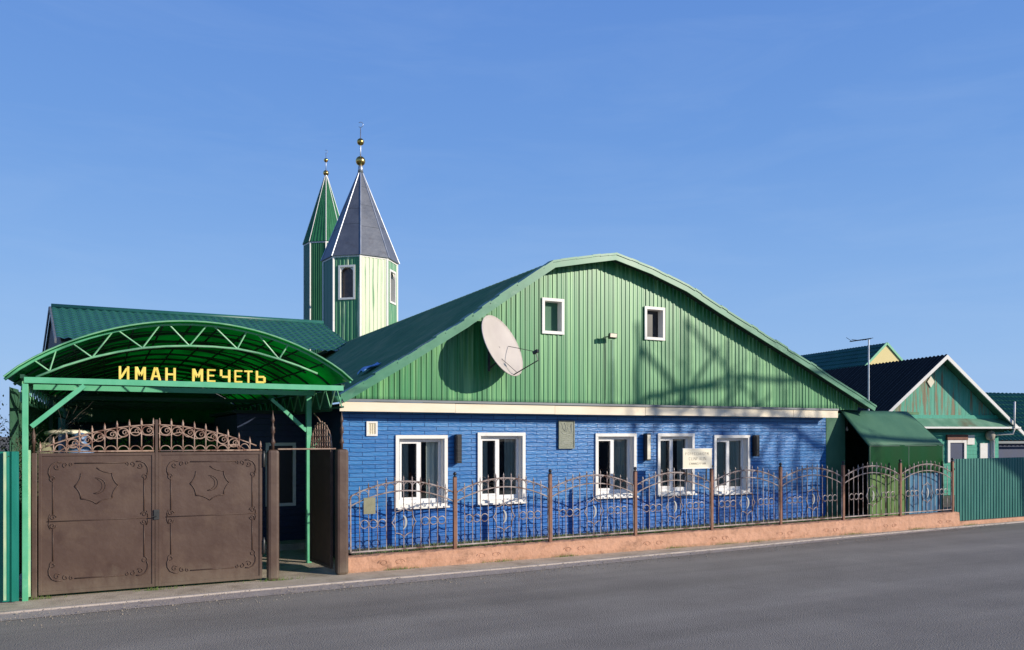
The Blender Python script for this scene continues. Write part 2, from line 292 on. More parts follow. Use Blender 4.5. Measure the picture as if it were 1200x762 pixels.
def siding_mat():
    m = bpy.data.materials.new('blue_siding'); m.use_nodes = True; N = m.node_tree.nodes; L = m.node_tree.links
    b = N['Principled BSDF']; tc = N.new('ShaderNodeTexCoord'); sp = N.new('ShaderNodeSeparateXYZ'); L.new(tc.outputs['Object'], sp.inputs[0])
    # slight waviness of the courses
    nw = N.new('ShaderNodeTexNoise'); nw.inputs['Scale'].default_value = 1.3; L.new(tc.outputs['Object'], nw.inputs[0])
    mw = N.new('ShaderNodeMath'); mw.operation = 'MULTIPLY_ADD'; mw.inputs[1].default_value = .035; L.new(nw.outputs['Fac'], mw.inputs[0]); L.new(sp.outputs['Z'], mw.inputs[2])
    cx = N.new('ShaderNodeCombineXYZ'); ad = N.new('ShaderNodeMath'); L.new(sp.outputs['X'], ad.inputs[0]); L.new(sp.outputs['Y'], ad.inputs[1])
    L.new(ad.outputs[0], cx.inputs[0]); L.new(mw.outputs[0], cx.inputs[1])
    br = N.new('ShaderNodeTexBrick'); br.inputs['Scale'].default_value = 1; br.inputs['Brick Width'].default_value = .46; br.inputs['Row Height'].default_value = .074
    br.inputs['Mortar Size'].default_value = .007; br.inputs['Mortar Smooth'].default_value = .6; br.inputs['Bias'].default_value = 0
    br.inputs['Color1'].default_value = (.018,.150,.42,1); br.inputs['Color2'].default_value = (.035,.205,.50,1); br.inputs['Mortar'].default_value = (.008,.05,.19,1)
    L.new(cx.outputs[0], br.inputs['Vector'])
    # deeper repaint under the windows
    mr = N.new('ShaderNodeMapRange'); mr.inputs[1].default_value = .98; mr.inputs[2].default_value = .86; L.new(mw.outputs[0], mr.inputs[0])
    mm = N.new('ShaderNodeMix'); mm.data_type = 'RGBA'; mm.blend_type = 'MULTIPLY'; L.new(mr.outputs[0], mm.inputs[0]); L.new(br.outputs[0], mm.inputs[6]); mm.inputs[7].default_value = (.25,.72,1.0,1)
    n2 = N.new('ShaderNodeTexNoise'); n2.inputs['Scale'].default_value = 2.2; n2.inputs['Detail'].default_value = 7
    mp = N.new('ShaderNodeMapping'); mp.inputs['Scale'].default_value = (1, 1, 6); L.new(tc.outputs['Object'], mp.inputs[0]); L.new(mp.outputs[0], n2.inputs[0])
    r2 = N.new('ShaderNodeMapRange'); r2.inputs[1].default_value = .5; r2.inputs[2].default_value = .75; r2.inputs[4].default_value = .22; L.new(n2.outputs['Fac'], r2.inputs[0])
    m2 = N.new('ShaderNodeMix'); m2.data_type = 'RGBA'; L.new(r2.outputs[0], m2.inputs[0]); L.new(mm.outputs[2], m2.inputs[6]); m2.inputs[7].default_value = (.14,.30,.62,1)
    L.new(m2.outputs[2], b.inputs['Base Color']); b.inputs['Roughness'].default_value = .36; b.inputs['Specular IOR Level'].default_value = .5
    bp = N.new('ShaderNodeBump'); bp.inputs['Strength'].default_value = .6; bp.inputs['Distance'].default_value = .02
    iv = N.new('ShaderNodeMath'); iv.operation = 'SUBTRACT'; iv.inputs[0].default_value = 1; L.new(br.outputs['Fac'], iv.inputs[1])
    n3 = N.new('ShaderNodeTexNoise'); n3.inputs['Scale'].default_value = 9; n3.inputs['Detail'].default_value = 3; L.new(mp.outputs[0], n3.inputs[0])
    a3 = N.new('ShaderNodeMath'); a3.operation = 'MULTIPLY_ADD'; a3.inputs[1].default_value = .5; L.new(n3.outputs['Fac'], a3.inputs[0]); L.new(iv.outputs[0], a3.inputs[2])
    L.new(a3.outputs[0], bp.inputs['Height']); L.new(bp.outputs[0], b.inputs['Normal'])
    return m
M['siding'] = siding_mat()

# ------------------------------------------------------------------ ground, road, kerb line
MB().add([(-900,-900,-.02),(1200,-900,-.02),(1200,1200,-.02),(-900,1200,-.02)], [(0,1,2,3)]).build('ground', M['soil'])
tag(bpy.data.objects['ground'], kind='structure')
edge = [(-60,10.2),(-12,11.05),(-1.13,11.33),(1.8,11.48),(5.8,11.64),(8.6,11.82),(11.6,12.02),(13.8,12.2),(17,12.36),(20.7,12.5),(40,13.0),(140,15)]
def strip(e0, o0, o1, z, name, m, h=0):
    mb = MB()
    if h == 0:
        for (a, b) in zip(e0, e0[1:]): mb.add([(a[0],a[1]+o0,z),(b[0],b[1]+o0,z),(b[0],b[1]+o1,z),(a[0],a[1]+o1,z)], [(0,1,2,3)])
    else:
        for (a, b) in zip(e0, e0[1:]):
            mb.hull([(a[0],a[1]+o0,z),(a[0],a[1]+o1,z),(a[0],a[1]+o1,z+h),(a[0],a[1]+o0,z+h)], [(b[0],b[1]+o0,z),(b[0],b[1]+o1,z),(b[0],b[1]+o1,z+h),(b[0],b[1]+o0,z+h)])
    return tag(mb.build(name, m), kind='structure')
mb = MB()
for a, b in zip(edge, edge[1:]): mb.add([(a[0],.3,-.012),(b[0],.3,-.012),(b[0],b[1],-.012),(a[0],a[1],-.012)], [(0,1,2,3)])
tag(mb.build('road', M['asphalt']), kind='structure')
# gutter strip, then a thin flush kerb line, then paving to the gate and plinth
def gw(x): return .40 if x < 2 else max(.06, .40 - (x - 2) * .019)
mb = MB(); kb = MB(); pv = MB()
fe = []
for i in range(len(edge) - 1):
    n = 8
    for k in range(n):
        t = k / n; fe.append((edge[i][0] + (edge[i+1][0]-edge[i][0]) * t, edge[i][1] + (edge[i+1][1]-edge[i][1]) * t))
fe.append(edge[-1])
fe = [p for p in fe if -14 < p[0] < 45]
for a, b in zip(fe, fe[1:]):
    ja = random.uniform(-.008, .008)
    mb.add([(a[0],a[1]-.02,-.006),(b[0],b[1]-.02,-.006),(b[0],b[1]+gw(b[0]),-.004),(a[0],a[1]+gw(a[0]),-.004)], [(0,1,2,3)])
    wa, wb = gw(a[0]), gw(b[0])
    kb.hull([(a[0],a[1]+wa,-.05),(a[0],a[1]+wa+.07,-.05),(a[0],a[1]+wa+.07,.018),(a[0],a[1]+wa,.018)], [(b[0]-.002,b[1]+wb,-.05),(b[0]-.002,b[1]+wb+.07,-.05),(b[0]-.002,b[1]+wb+.07,.018),(b[0]-.002,b[1]+wb,.018)])
    pv.add([(a[0],a[1]+wa+.07,.004),(b[0],b[1]+wb+.07,.004),(b[0],18,.004),(a[0],18,.004)], [(0,1,2,3)])
tag(mb.build('gutter', M['gutter']), kind='structure')
tag(kb.build('kerb', M['kerb']), kind='structure')
pv2 = MB()
for a, b in zip(fe, fe[1:]):
    if a[0] < 4.0: 
        wa, wb = gw(a[0]), gw(b[0]); pv2.add([(a[0],a[1]+wa+.07,.004),(b[0],b[1]+wb+.07,.004),(b[0],30,.004),(a[0],30,.004)], [(0,1,2,3)])
    else:
        wa, wb = gw(a[0]), gw(b[0]); pv2.add([(a[0],a[1]+wa+.07,.004),(b[0],b[1]+wb+.07,.004),(b[0],12.9,.004),(a[0],12.9,.004)], [(0,1,2,3)])
tag(pv2.build('paving', M['apron']), kind='structure')

M['brown'] = M['brown'].copy(); M['brown'].name = 'gate_brown_weathered'
def add_dust(m, z0, z1, c, amt):
    N = m.node_tree.nodes; L = m.node_tree.links; b = N['Principled BSDF']; src = b.inputs['Base Color'].links[0].from_socket
    tc = N.new('ShaderNodeTexCoord'); sp = N.new('ShaderNodeSeparateXYZ'); L.new(tc.outputs['Object'], sp.inputs[0])
    no = N.new('ShaderNodeTexNoise'); no.inputs['Scale'].default_value = 5; no.inputs['Detail'].default_value = 8; no.inputs['Roughness'].default_value = .7
    mp = N.new('ShaderNodeMapping'); mp.inputs['Scale'].default_value = (1, 1, .45); L.new(tc.outputs['Object'], mp.inputs[0]); L.new(mp.outputs[0], no.inputs[0])
    r = N.new('ShaderNodeMapRange'); r.inputs[1].default_value = z1; r.inputs[2].default_value = z0; r.inputs[3].default_value = -.5; r.inputs[4].default_value = .35; L.new(sp.outputs['Z'], r.inputs[0])
    a = N.new('ShaderNodeMath'); a.operation = 'ADD'; L.new(r.outputs[0], a.inputs[0]); L.new(no.outputs['Fac'], a.inputs[1])
    q = N.new('ShaderNodeMapRange'); q.inputs[1].default_value = .45; q.inputs[2].default_value = .95; q.inputs[4].default_value = amt; L.new(a.outputs[0], q.inputs[0])
    x = N.new('ShaderNodeMix'); x.data_type = 'RGBA'; L.new(q.outputs[0], x.inputs[0]); L.new(src, x.inputs[6]); x.inputs[7].default_value = col(c); L.new(x.outputs[2], b.inputs['Base Color'])
add_dust(M['brown'], 0, .7, (.16,.125,.09), .8)
add_dust(M['plinth'], -.05, .22, (.30,.20,.13), .75)
add_dust(M['siding'], .2, .8, (.10,.15,.30), .45)

# ------------------------------------------------------------------ mosque house
YW = 13.79; YG = 13.72; YR = 13.40; YB = 38.0
house = empty('mosque_house', (9.5, YW, 0), 'long blue walled house with green corrugated gable and roof behind the iron fence', 'house')
wins_px = [(463,524,510,595),(559,615,507,590),(697,745,508,583),(770,813,508,580),(836,878,510,579)]
wins = []
for a, b, t, bo in wins_px:
    x0 = atY(a, 0, YW).x; x1 = atY(b, 0, YW).x; zt = atY((a+b)/2, t, YW).z; zb = atY((a+b)/2, bo, YW).z
    wins.append((x0, x1, zb, zt))
XL, XS, XR = 3.64, 15.17, 15.80
T = .065
holes = [(x0+T, x1-T, zb+T, zt-T) for x0, x1, zb, zt in wins]
xs = sorted([XL, XS] + [h[0] for h in holes] + [h[1] for h in holes])
zs = sorted(set([0, 2.72] + [h[2] for h in holes] + [h[3] for h in holes]))
mb = MB()
for xa, xb in zip(xs, xs[1:]):
    for za, zb_ in zip(zs, zs[1:]):
        cx, cz = (xa+xb)/2, (za+zb_)/2
        if any(h[0] < cx < h[1] and h[2] < cz < h[3] for h in holes): continue
        mb.add([(xa,YW,za),(xb,YW,za),(xb,YW,zb_),(xa,YW,zb_)], [(0,1,2,3)])
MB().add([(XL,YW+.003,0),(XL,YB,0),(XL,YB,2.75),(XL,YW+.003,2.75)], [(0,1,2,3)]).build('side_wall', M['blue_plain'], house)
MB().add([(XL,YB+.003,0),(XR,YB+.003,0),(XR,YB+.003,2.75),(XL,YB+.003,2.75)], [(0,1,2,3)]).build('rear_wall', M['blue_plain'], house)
wall = mb.build('wall', M['siding'], house)
MB().box(XS+.002, XR, YW-.01, YW+.08, 0, 2.72).box(XR-.08, XR, YW+.082, YB-.1, 0, 2.72).build('side_panel', M['tarp'], house)
MB().box(XL-.03, XL+.06, YW-.03, YW-.004, 0, 2.6).build('corner_board', M['siding'], house)
for wi, (x0, x1, zb, zt) in enumerate(wins):
    fr = MB()
    y0, y1 = YW-.035, YW+.002
    fr.box(x0, x1, y0, y1, zt-T, zt).box(x0, x1, y0, y1, zb, zb+T).box(x0, x0+T, y0, y1, zb+T, zt-T).box(x1-T, x1, y0, y1, zb+T, zt-T)
    W = fr.build('window', M['white'], house, bevel=.004)
    hx0, hx1, hz0, hz1 = x0+T, x1-T, zb+T, zt-T; D = .17
    rv = MB()
    t = .012
    rv.box(hx0, hx0+t, y1+.001, YW+D, hz0, hz1).box(hx1-t, hx1, y1+.001, YW+D, hz0, hz1)
    rv.box(hx0+t, hx1-t, y1+.001, YW+D, hz1-t, hz1).box(hx0+t, hx1-t, y1+.001, YW+D, hz0, hz0+t)
    rv.build('reveal', M['white'], W)
    sl_ = MB().box(x0-.02, x1+.02, YW-.09, YW-.036, zb-.012, zb+.02); sl_.build('sill', M['white'], W, bevel=.004)
    a0, a1, b0, b1 = hx0+t, hx1-t, hz0+t, hz1-t; ya, yb = YW+D-.06, YW+D-.004
    sa = MB(); F = .045; mid = (a0+a1)/2 + (-.02 if wi % 2 else .0)
    sa.box(a0, a1, ya, yb, b1-F, b1).box(a0, a1, ya, yb, b0, b0+F+.03).box(a0, a0+F, ya, yb, b0+F+.03, b1-F).box(a1-F, a1, ya, yb, b0+F+.03, b1-F)
    sa.box(mid-.028, mid+.028, ya-.004, yb, b0+F+.03, b1-F)
    # opening sash on the left light
    q = a0+F; r_ = mid-.028; G = .032
    sa.box(q, r_, ya-.012, ya+.02, b1-F-G, b1-F+.01).box(q, r_, ya-.012, ya+.02, b0+F+.02, b0+F+.03+G).box(q, q+G, ya-.012, ya+.02, b0+F+.03+G, b1-F-G).box(r_-G, r_, ya-.012, ya+.02, b0+F+.03+G, b1-F-G)
    sa.build('sash_frame', M['pvc'], W, bevel=.003)
    for (pa, pb) in ((q+.002, r_-.002), (mid+.029, a1-F-.002)):
        MB().add([(pa,yb-.02,b0+F),(pb,yb-.02,b0+F),(pb,yb-.02,b1-F),(pa,yb-.02,b1-F)], [(0,1,2,3)]).build('pane', M['glass'], W)
    # dark room behind and curtains
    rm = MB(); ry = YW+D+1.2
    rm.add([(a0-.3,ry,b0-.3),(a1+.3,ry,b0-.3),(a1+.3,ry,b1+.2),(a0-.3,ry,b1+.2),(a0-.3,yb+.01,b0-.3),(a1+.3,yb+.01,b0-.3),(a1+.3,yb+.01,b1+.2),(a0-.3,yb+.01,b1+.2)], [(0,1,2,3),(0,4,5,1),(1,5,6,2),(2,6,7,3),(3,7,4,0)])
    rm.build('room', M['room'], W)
    cu = MB()
    rng = [(a0, a0+.26), (a1-.24, a1)] if wi in (0, 1, 2, 3) else [(a0, a1)]
    if wi == 3: rng = [(a0, mid-.05), (a1-.18, a1)]
    if wi == 2: rng = [(mid+.05, a1)]
    for ca, cb in rng:
        nn = max(8, int((cb-ca)/.02))
        cu.grid(lambda u, v, ca=ca, cb=cb: (ca+(cb-ca)*u, yb+(.035 if wi == 4 else .07)+.022*math.sin(u*(cb-ca)*75+v*.6)+.01*math.sin(u*(cb-ca)*31), b0+(b1-b0)*v), nn, 6)
    cu.build('curtain', M['cloth'], W, smooth=True)
# wall vent
v0 = atY(429,511,YW); v1 = atY(442,494,YW)
ve = MB().box(v0.x, v1.x, YW-.03, YW-.003, v1.z-.03, v1.z).box(v0.x, v1.x, YW-.03, YW-.003, v0.z, v0.z+.03).box(v0.x, v0.x+.035, YW-.03, YW-.003, v0.z+.03, v1.z-.03).box(v1.x-.035, v1.x, YW-.03, YW-.003, v0.z+.03, v1.z-.03)
V = ve.build('vent_frame', M['white'], house)
vl = MB()
nx = 4
for k in range(nx):
    xx = v0.x+.045+k*(v1.x-v0.x-.09)/(nx-1); vl.box(xx-.007, xx+.007, YW-.022, YW-.004, v0.z+.03, v1.z-.03)
vl.box(v0.x+.035, v1.x-.035, YW-.008, YW-.003, v0.z+.03, v1.z-.03)
vl.build('louvre', M['paper'], V)
# roof profile traced on the rake plane
prof_px = [(399,464),(466,424.5),(544,376.5),(585,348),(648,306),(685,301),(722,297),(765,314),(807,335),(845,360),(888,387),(950,426),(1027,476)]
prof = [atY(a, b, YR) for a, b in prof_px]
PX = [(p.x, p.z) for p in prof]
def pz(x, P=PX):
    if x <= P[0][0]: i = 0
    elif x >= P[-1][0]: i = len(P)-2
    else: i = max(k for k in range(len(P)-1) if P[k][0] <= x)
    (a, b), (c, d) = P[i], P[i+1]; return b + (d-b)*(x-a)/(c-a)
# gable sheet: trapezoid ribs, with two openings
gw_px = [(634,660,350,392),(754,778,360,399)]
gwin = []
for a, b, t, bo in gw_px:
    gwin.append((atY(a,0,YG).x, atY(b,0,YG).x, atY((a+b)/2,bo,YG).z, atY((a+b)/2,t,YG).z))
ZG = 2.80
gx0 = PX[0][0] + .15; gx1 = PX[-1][0] - .25
pitch = .10; mb = MB()
def rib(x):
    t = (x / pitch) % 1
    if t < .30: return 0
    if t < .42: return (t-.30)/.12
    if t < .78: return 1
    if t < .90: return 1-(t-.78)/.12
    return 0
random.seed(77); RH = {}
def rh(x): return RH.setdefault(int(x/pitch+.001), random.choice([.5, .8, 1, 1, 1.25]))
xsr = []
x = math.floor(gx0/pitch)*pitch
while x < gx1:
    for t in (0, .30, .42, .78, .90): xsr.append(x + t*pitch)
    x += pitch
gh = [(g[0]+.055, g[1]-.055, g[2]+.055, g[3]-.055) for g in gwin]
for g in gh: xsr += [g[0], g[1]]
xsr = sorted(q for q in xsr if gx0 <= q <= gx1)
for xa, xb in zip(xsr, xsr[1:]):
    if xb - xa < 1e-5: continue
    ya = YG - .014*rib(xa+1e-6)*rh(xa+1e-6); yb_ = YG - .014*rib(xb-1e-6)*rh(xb-1e-6)
    segs = [(ZG, None)]
    for g in gh:
        if g[0] <= (xa+xb)/2 <= g[1]: segs = [(ZG, g[2]), (g[3], None)]
    for s0, s1 in segs:
        ta = pz(xa)-.05 if s1 is None else s1; tb = pz(xb)-.05 if s1 is None else s1
        if ta <= s0 and tb <= s0: continue
        ta = max(ta, s0+.001); tb = max(tb, s0+.001)
        mb.add([(xa,ya,s0),(xb,yb_,s0),(xb,yb_,tb),(xa,ya,ta)], [(0,1,2,3)])
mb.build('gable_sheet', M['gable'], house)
MB().add([(gx0,YG+.25,ZG)]+[(p.x,YG+.25,p.z-.06) for p in prof if gx0 < p.x < gx1]+[(gx1,YG+.25,ZG)], [tuple(range(2+len([p for p in prof if gx0 < p.x < gx1])))]).build('gable_backing', M['tarp'], house)
# seam strip and white bottom trim on the left sheet run
xs_ = atY(717,0,YG).x
MB().box(xs_-.012, xs_+.012, YG-.034, YG-.024, ZG, atY(717,398,YG).z).build('seam_strip', M['rake'], house)
MB().box(gx0+.35, xs_, YG-.04, YG-.024, ZG-.01, ZG+.018).build('bottom_trim', M['cream'], house)
for gi, (x0, x1, z0, z1) in enumerate(gwin):
    t = .06; f = MB(); y0, y1 = YG-.05, YG-.023
    f.box(x0, x1, y0, y1, z1-t, z1).box(x0, x1, y0, y1, z0, z0+t).box(x0, x0+t, y0, y1, z0+t, z1-t).box(x1-t, x1, y0, y1, z0+t, z1-t)
    W = f.build('attic_window', M['white'], house, bevel=.004)
    r = MB(); r.box(x0+t-.012, x0+t, y1, YG+.2, z0+t, z1-t).box(x1-t, x1-t+.012, y1, YG+.2, z0+t, z1-t).box(x0+t, x1-t, y1, YG+.2, z1-t, z1-t+.012).box(x0+t, x1-t, y1, YG+.2, z0+t-.012, z0+t)
    r.build('reveal', M['white'], W)
    MB().box(x0+t, x1-t, YG+.12, YG+.13, z0+t, z1-t).build('pane', M['tarp'] if gi == 0 else M['black'], W)
# cornice: flashing + cream fascia + dark soffit
fx0, fx1 = atY(398,0,13.45).x, atY(982,0,13.45).x
mb = MB(); n = 60
mb.grid(lambda u, v: (fx0+(fx1+.0-fx0)*u, 13.44+(YG-.0-13.44)*v, 2.775+.055*v+.006*math.sin(u*70)*(1-v)), n, 2)
MB().box(fx0+.02, fx1, 13.425, 13.449, 2.772, 2.812).build('drip_edge', M['flash'], house)
mb.build('flashing', M['flash'], house, smooth=True, solid=.006)
mb = MB()
cuts = [fx0, fx0+2.1, fx0+4.15, fx0+6.25, fx0+8.3, fx0+10.3, fx1]
for k, (a, b) in enumerate(zip(cuts, cuts[1:])):
    dz = random.uniform(-.004, .004); mb.box(a+.002, b-.002, 13.45+random.uniform(0,.006), 13.475, 2.60+dz, 2.768+dz)
mb.build('fascia', M['cream'], house, bevel=.003)
MB().box(fx0, fx1, 13.476, YW-.002, 2.655, 2.67).build('soffit', M['soffit'], house)
# roof sheet with ribs down the slope
fine = []
for (a, b), (c, d) in zip(PX, PX[1:]):
    k = max(1, int((c-a)/.17)); fine += [(a+(c-a)*i/k, b+(d-b)*i/k) for i in range(k)]
fine.append(PX[-1])
NY = 620; L_ = YB + .4 - YR
def roofpt(u, v):
    i = min(int(round(v*(len(fine)-1))), len(fine)-1); x, z = fine[i]
    y = YR + .03 + L_*u
    return (x, y, z - .02 + .014*math.sin(y*2*math.pi/.18) + (.016 if i % 2 else 0))
MB().grid(roofpt, NY, len(fine)-1).build('roof', M['roof'], house, smooth=False, solid=.012)
# rake board (front), soffit under overhang, left gutter edge
mb = MB()
P = [Vector((x, 0, z)) for x, z in PX]
lo = []
for i, p in enumerate(P):
    d = (P[min(i+1, len(P)-1)] - P[max(i-1, 0)]).normalized(); nrm = Vector((d.z, 0, -d.x)); lo.append(p + nrm*.13)
for i in range(len(P)-1):
    a, b, c, d = P[i], P[i+1], lo[i+1], lo[i]
    mb.hull([(q.x, YR, q.z) for q in (a, b, c, d)], [(q.x, YR+.028, q.z) for q in (a, b, c, d)])
mb.build('rake_board', M['rake'], house)
# folded ridge cap along the front edge, slightly uneven pieces
mb = MB(); tot = len(fine)
for i in range(0, tot-1):
    a, b = fine[i], fine[i+1]; jz = random.choice([0, .004, .01, .012, .03])
    mb.hull([(a[0], YR-.014, a[1]+.012+jz), (a[0], YR+.20, a[1]+.02+jz), (a[0], YR+.20, a[1]+.006+jz), (a[0], YR-.014, a[1]-.03+jz)],
            [(b[0], YR-.014, b[1]+.012+jz), (b[0], YR+.20, b[1]+.02+jz), (b[0], YR+.20, b[1]+.006+jz), (b[0], YR-.014, b[1]-.03+jz)])
mb.build('rake_cap', M['rake'], house)
mb = MB()
for (a, b) in zip(fine, fine[1:]): mb.add([(a[0],YR+.03,a[1]-.06),(b[0],YR+.03,b[1]-.06),(b[0],YG+.01,b[1]-.06),(a[0],YG+.01,a[1]-.06)], [(0,1,2,3)])
mb.build('overhang_soffit', M['soffit'], house)
MB().tube([(PX[0][0]-.03, YR, PX[0][1]-.05), (PX[0][0]-.03, YB+.4, PX[0][1]-.05)], .055, 8).build('eave_gutter', M['rake'], house, smooth=True)
# side wall windows toward the yard
for yy in (15.4, 19.5, 22.5):
    W = MB().box(XL-.03, XL-.002, yy, yy+.07, .95, 2.1).box(XL-.03, XL-.002, yy+.73, yy+.8, .95, 2.1).box(XL-.03, XL-.002, yy+.07, yy+.73, 2.03, 2.1).box(XL-.03, XL-.002, yy+.07, yy+.73, .95, 1.02).build('side_window', M['white'], house)
    MB().box(XL-.012, XL-.003, yy+.07, yy+.73, 1.02, 2.03).build('pane', M['black'], W)

# ------------------------------------------------------------------ minarets
RT = Vector((0.8944, -0.4472, 0)); FW = Vector((0.4472, 0.8944, 0))
def minaret(depth, px, R0, z0, zc, za, cone, label, zball, wins, sidecol, facecol, zinc):
    c = FW*depth + RT*((px-600)/950*depth)
    root = empty('minaret', (c.x, c.y, z0), label, 'minaret', 'minarets over the mosque roof')
    ph0 = math.atan2(-c.y, -c.x)           # one corner toward the street
    ang = [ph0 + k*math.pi/4 for k in range(8)]
    V8 = [Vector((c.x+R0*math.cos(a), c.y+R0*math.sin(a), 0)) for a in ang]
    for k in range(8):
        a, b = V8[k], V8[(k+1) % 8]; nrm = ((a+b)/2 - Vector((c.x, c.y, 0))).normalized()
        L = (b-a).length; n = 7
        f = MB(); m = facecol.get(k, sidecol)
        pts = []
        for i in range(n):
            for t, h in ((0,0),(.3,0),(.4,1),(.8,1),(.9,0)): pts.append(((i+t)/n, h))
        pts.append((1, 0))
        hole = None
        if k in wins: hole = (.26, .74, zc-.16*(zc-z0) if False else zc-wins[k][1], zc-wins[k][0])
        us = sorted(set([p[0] for p in pts] + ([hole[0], hole[1]] if hole else [])))
        def hh(u):
            for (u0, h0), (u1, h1) in zip(pts, pts[1:]):
                if u0 <= u <= u1: return h0 + (h1-h0)*((u-u0)/(u1-u0) if u1 > u0 else 0)
            return 0
        for u0, u1 in zip(us, us[1:]):
            p = a + (b-a)*u0 + nrm*.016*hh(u0); q = a + (b-a)*u1 + nrm*.016*hh(u1)
            sg = [(z0, zc)]
            if hole and hole[0] <= (u0+u1)/2 <= hole[1]: sg = [(z0, hole[2]), (hole[3], zc)]
            for s0, s1 in sg: f.add([(p.x,p.y,s0),(q.x,q.y,s0),(q.x,q.y,s1),(p.x,p.y,s1)], [(0,1,2,3)])
        f.build('tower_face', m, root)
        if hole:
            u0, u1, s0, s1 = hole; fr = MB(); o = nrm*.03; e = .05/L
            def P(u, z, off): q = a+(b-a)*u+nrm*off; return (q.x, q.y, z)
            def panel(ua, ub, sa_, sb_, o0, o1): fr.hull([P(ua,sa_,o1),P(ub,sa_,o1),P(ub,sb_,o1),P(ua,sb_,o1)], [P(ua,sa_,o0),P(ub,sa_,o0),P(ub,sb_,o0),P(ua,sb_,o0)])
            t = .085; tu = t/L
            panel(u0-tu, u1+tu, s1, s1+t, .0, .05); panel(u0-tu, u1+tu, s0-t, s0, .0, .05); panel(u0-tu, u0, s0, s1, .0, .05); panel(u1, u1+tu, s0, s1, .0, .05)
            # arched inner corners
            W = fr.build('window', M['white'], root)
            fr = MB()
            cu_, rr = (u0+u1)/2, (u1-u0)/2
            for sgn in (-1, 1):
                arc = [P(cu_+sgn*rr*math.cos(t_*math.pi/2/6), s1-rr*L+rr*L*math.sin(t_*math.pi/2/6), -.02) for t_ in range(7)]
                cor = [P(cu_+sgn*rr, s1, -.02)]
                fr.add(cor+arc, [(0, i+1, i+2) for i in range(6)])
            fr.build('arch_corner', M['white'], W)
            fr = MB(); 
            for sgn in (u0, u1): fr.add([P(sgn,s0,0),P(sgn,s0,-.18),P(sgn,s1,-.18),P(sgn,s1,0)], [(0,1,2,3)])
            fr.add([P(u0,s0,0),P(u1,s0,0),P(u1,s0,-.18),P(u0,s0,-.18)], [(0,1,2,3)]); fr.add([P(u0,s1,0),P(u1,s1,0),P(u1,s1,-.18),P(u0,s1,-.18)], [(0,1,2,3)])
            fr.build('reveal', M['white'], W)
            fr = MB(); fr.add([P(u0,s0,-.17),P(u1,s0,-.17),P(u1,s1,-.17),P(u0,s1,-.17)], [(0,1,2,3)]); fr.build('pane', M['arch_glass'] if k == wins['key'] else M['black'], W)
    tr = MB()
    for p in V8: tr.bar((p.x,p.y,z0), (p.x,p.y,zc), .06*R0/1.28+.015)
    tr.build('corner_trim', M['white'], root)
    bd = MB()
    for k in range(8):
        a, b = V8[k], V8[(k+1) % 8]; bd.bar((a.x,a.y,zc-.06), (b.x,b.y,zc-.06), .06, .12)
    bd.build('top_band', M['white'], root)
    # spire
    Rc = R0*1.07; C8 = [Vector((c.x+Rc*math.cos(a), c.y+Rc*math.sin(a), zc-.05)) for a in ang]
    apex = Vector((c.x, c.y, za)); ap8 = [Vector((c.x+.05*math.cos(a), c.y+.05*math.sin(a), za)) for a in ang]
    sp = MB()
    for k in range(8):
        a, b, d, e = C8[k], C8[(k+1) % 8], ap8[(k+1) % 8], ap8[k]
        n = 1 if zinc else 5
        for i in range(n):
            u0, u1 = i/n, (i+1)/n; q = [a+(b-a)*u0, a+(b-a)*u1, e+(d-e)*u1, e+(d-e)*u0]
            mids = [a+(b-a)*(u0+.5/n), e+(d-e)*(u0+.5/n)]; nrm = (b-a).cross(e-a).normalized(); 
            if nrm.z < 0: nrm = -nrm
            off = nrm*(.0 if zinc else .02)
            sp.add([q[0], mids[0]+off, mids[1]+off*.3, q[3]], [(0,1,2,3)]); sp.add([mids[0]+off, q[1], q[2], mids[1]+off*.3], [(0,1,2,3)])
    sp.add(C8, [tuple(range(8))])
    s_ = sp.build('spire', cone, root)
    if zinc:   # horizontal sheet laps
        for k in range(8):
            a, b, d, e = C8[k], C8[(k+1) % 8], ap8[(k+1) % 8], ap8[k]
            for t in (.33+.03*(k % 2), .58-.04*(k % 2), .8):
                p = a+(e-a)*t; q = b+(d-b)*t; MB().tube([p, q], .010, 4).build('sheet_lap', cone, s_)
    rb = MB()
    for k in range(8): rb.tube([C8[k], ap8[k]], .020*R0/1.28+.006, 5)
    rb.build('spire_rib', M['steel'] if zinc else M['white'], s_)
    # finial
    k = R0/1.38; fn = MB()
    fn.lathe((c.x,c.y,za-.12), [(.11*k,0),(.09*k,.25*k),(.05*k,.3*k)], 12)
    ztop = zball[1]+ (zball[1]-zball[0])*.35
    fn.tube([(c.x,c.y,za), (c.x,c.y,zball[2])], .03*k, 8, r2=.015*k)
    cr = [(c.x+RT.x*.10*k*(math.cos(t)), c.y+RT.y*.10*k*(math.cos(t)), zball[2]+.12*k+.10*k*math.sin(t)) for t in [(-2.3+4.6*i/14) for i in range(15)]]
    fn.tube(cr, .011*k, 5); 
    fn.build('finial', M['steel'], root, smooth=True)
    for zz, rr in ((zball[0], .185*k), (zball[1], .135*k)):
        bl = MB(); bl.lathe((c.x,c.y,zz), [(rr*math.cos(t), rr*math.sin(t)) for t in [(-math.pi/2*.98+math.pi*.98*i/12) for i in range(13)]], 18)
        bl.build('ball', M['gold'], root, smooth=True)
    return root
def zz(d, py): return EYE + (510-py)*d/950
d1 = 36.0
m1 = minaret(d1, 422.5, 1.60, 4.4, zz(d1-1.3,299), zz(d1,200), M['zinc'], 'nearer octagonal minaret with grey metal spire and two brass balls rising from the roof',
    (zz(d1,189), zz(d1,166.5), zz(d1,150)), {'key': 7, 7: (.55, 1.85), 1: (.55, 1.85)}, M['tower'], {0: M['tower_sunlit'], 1: M['tower'], 6: M['tower_teal']}, True)
d2 = 40.0
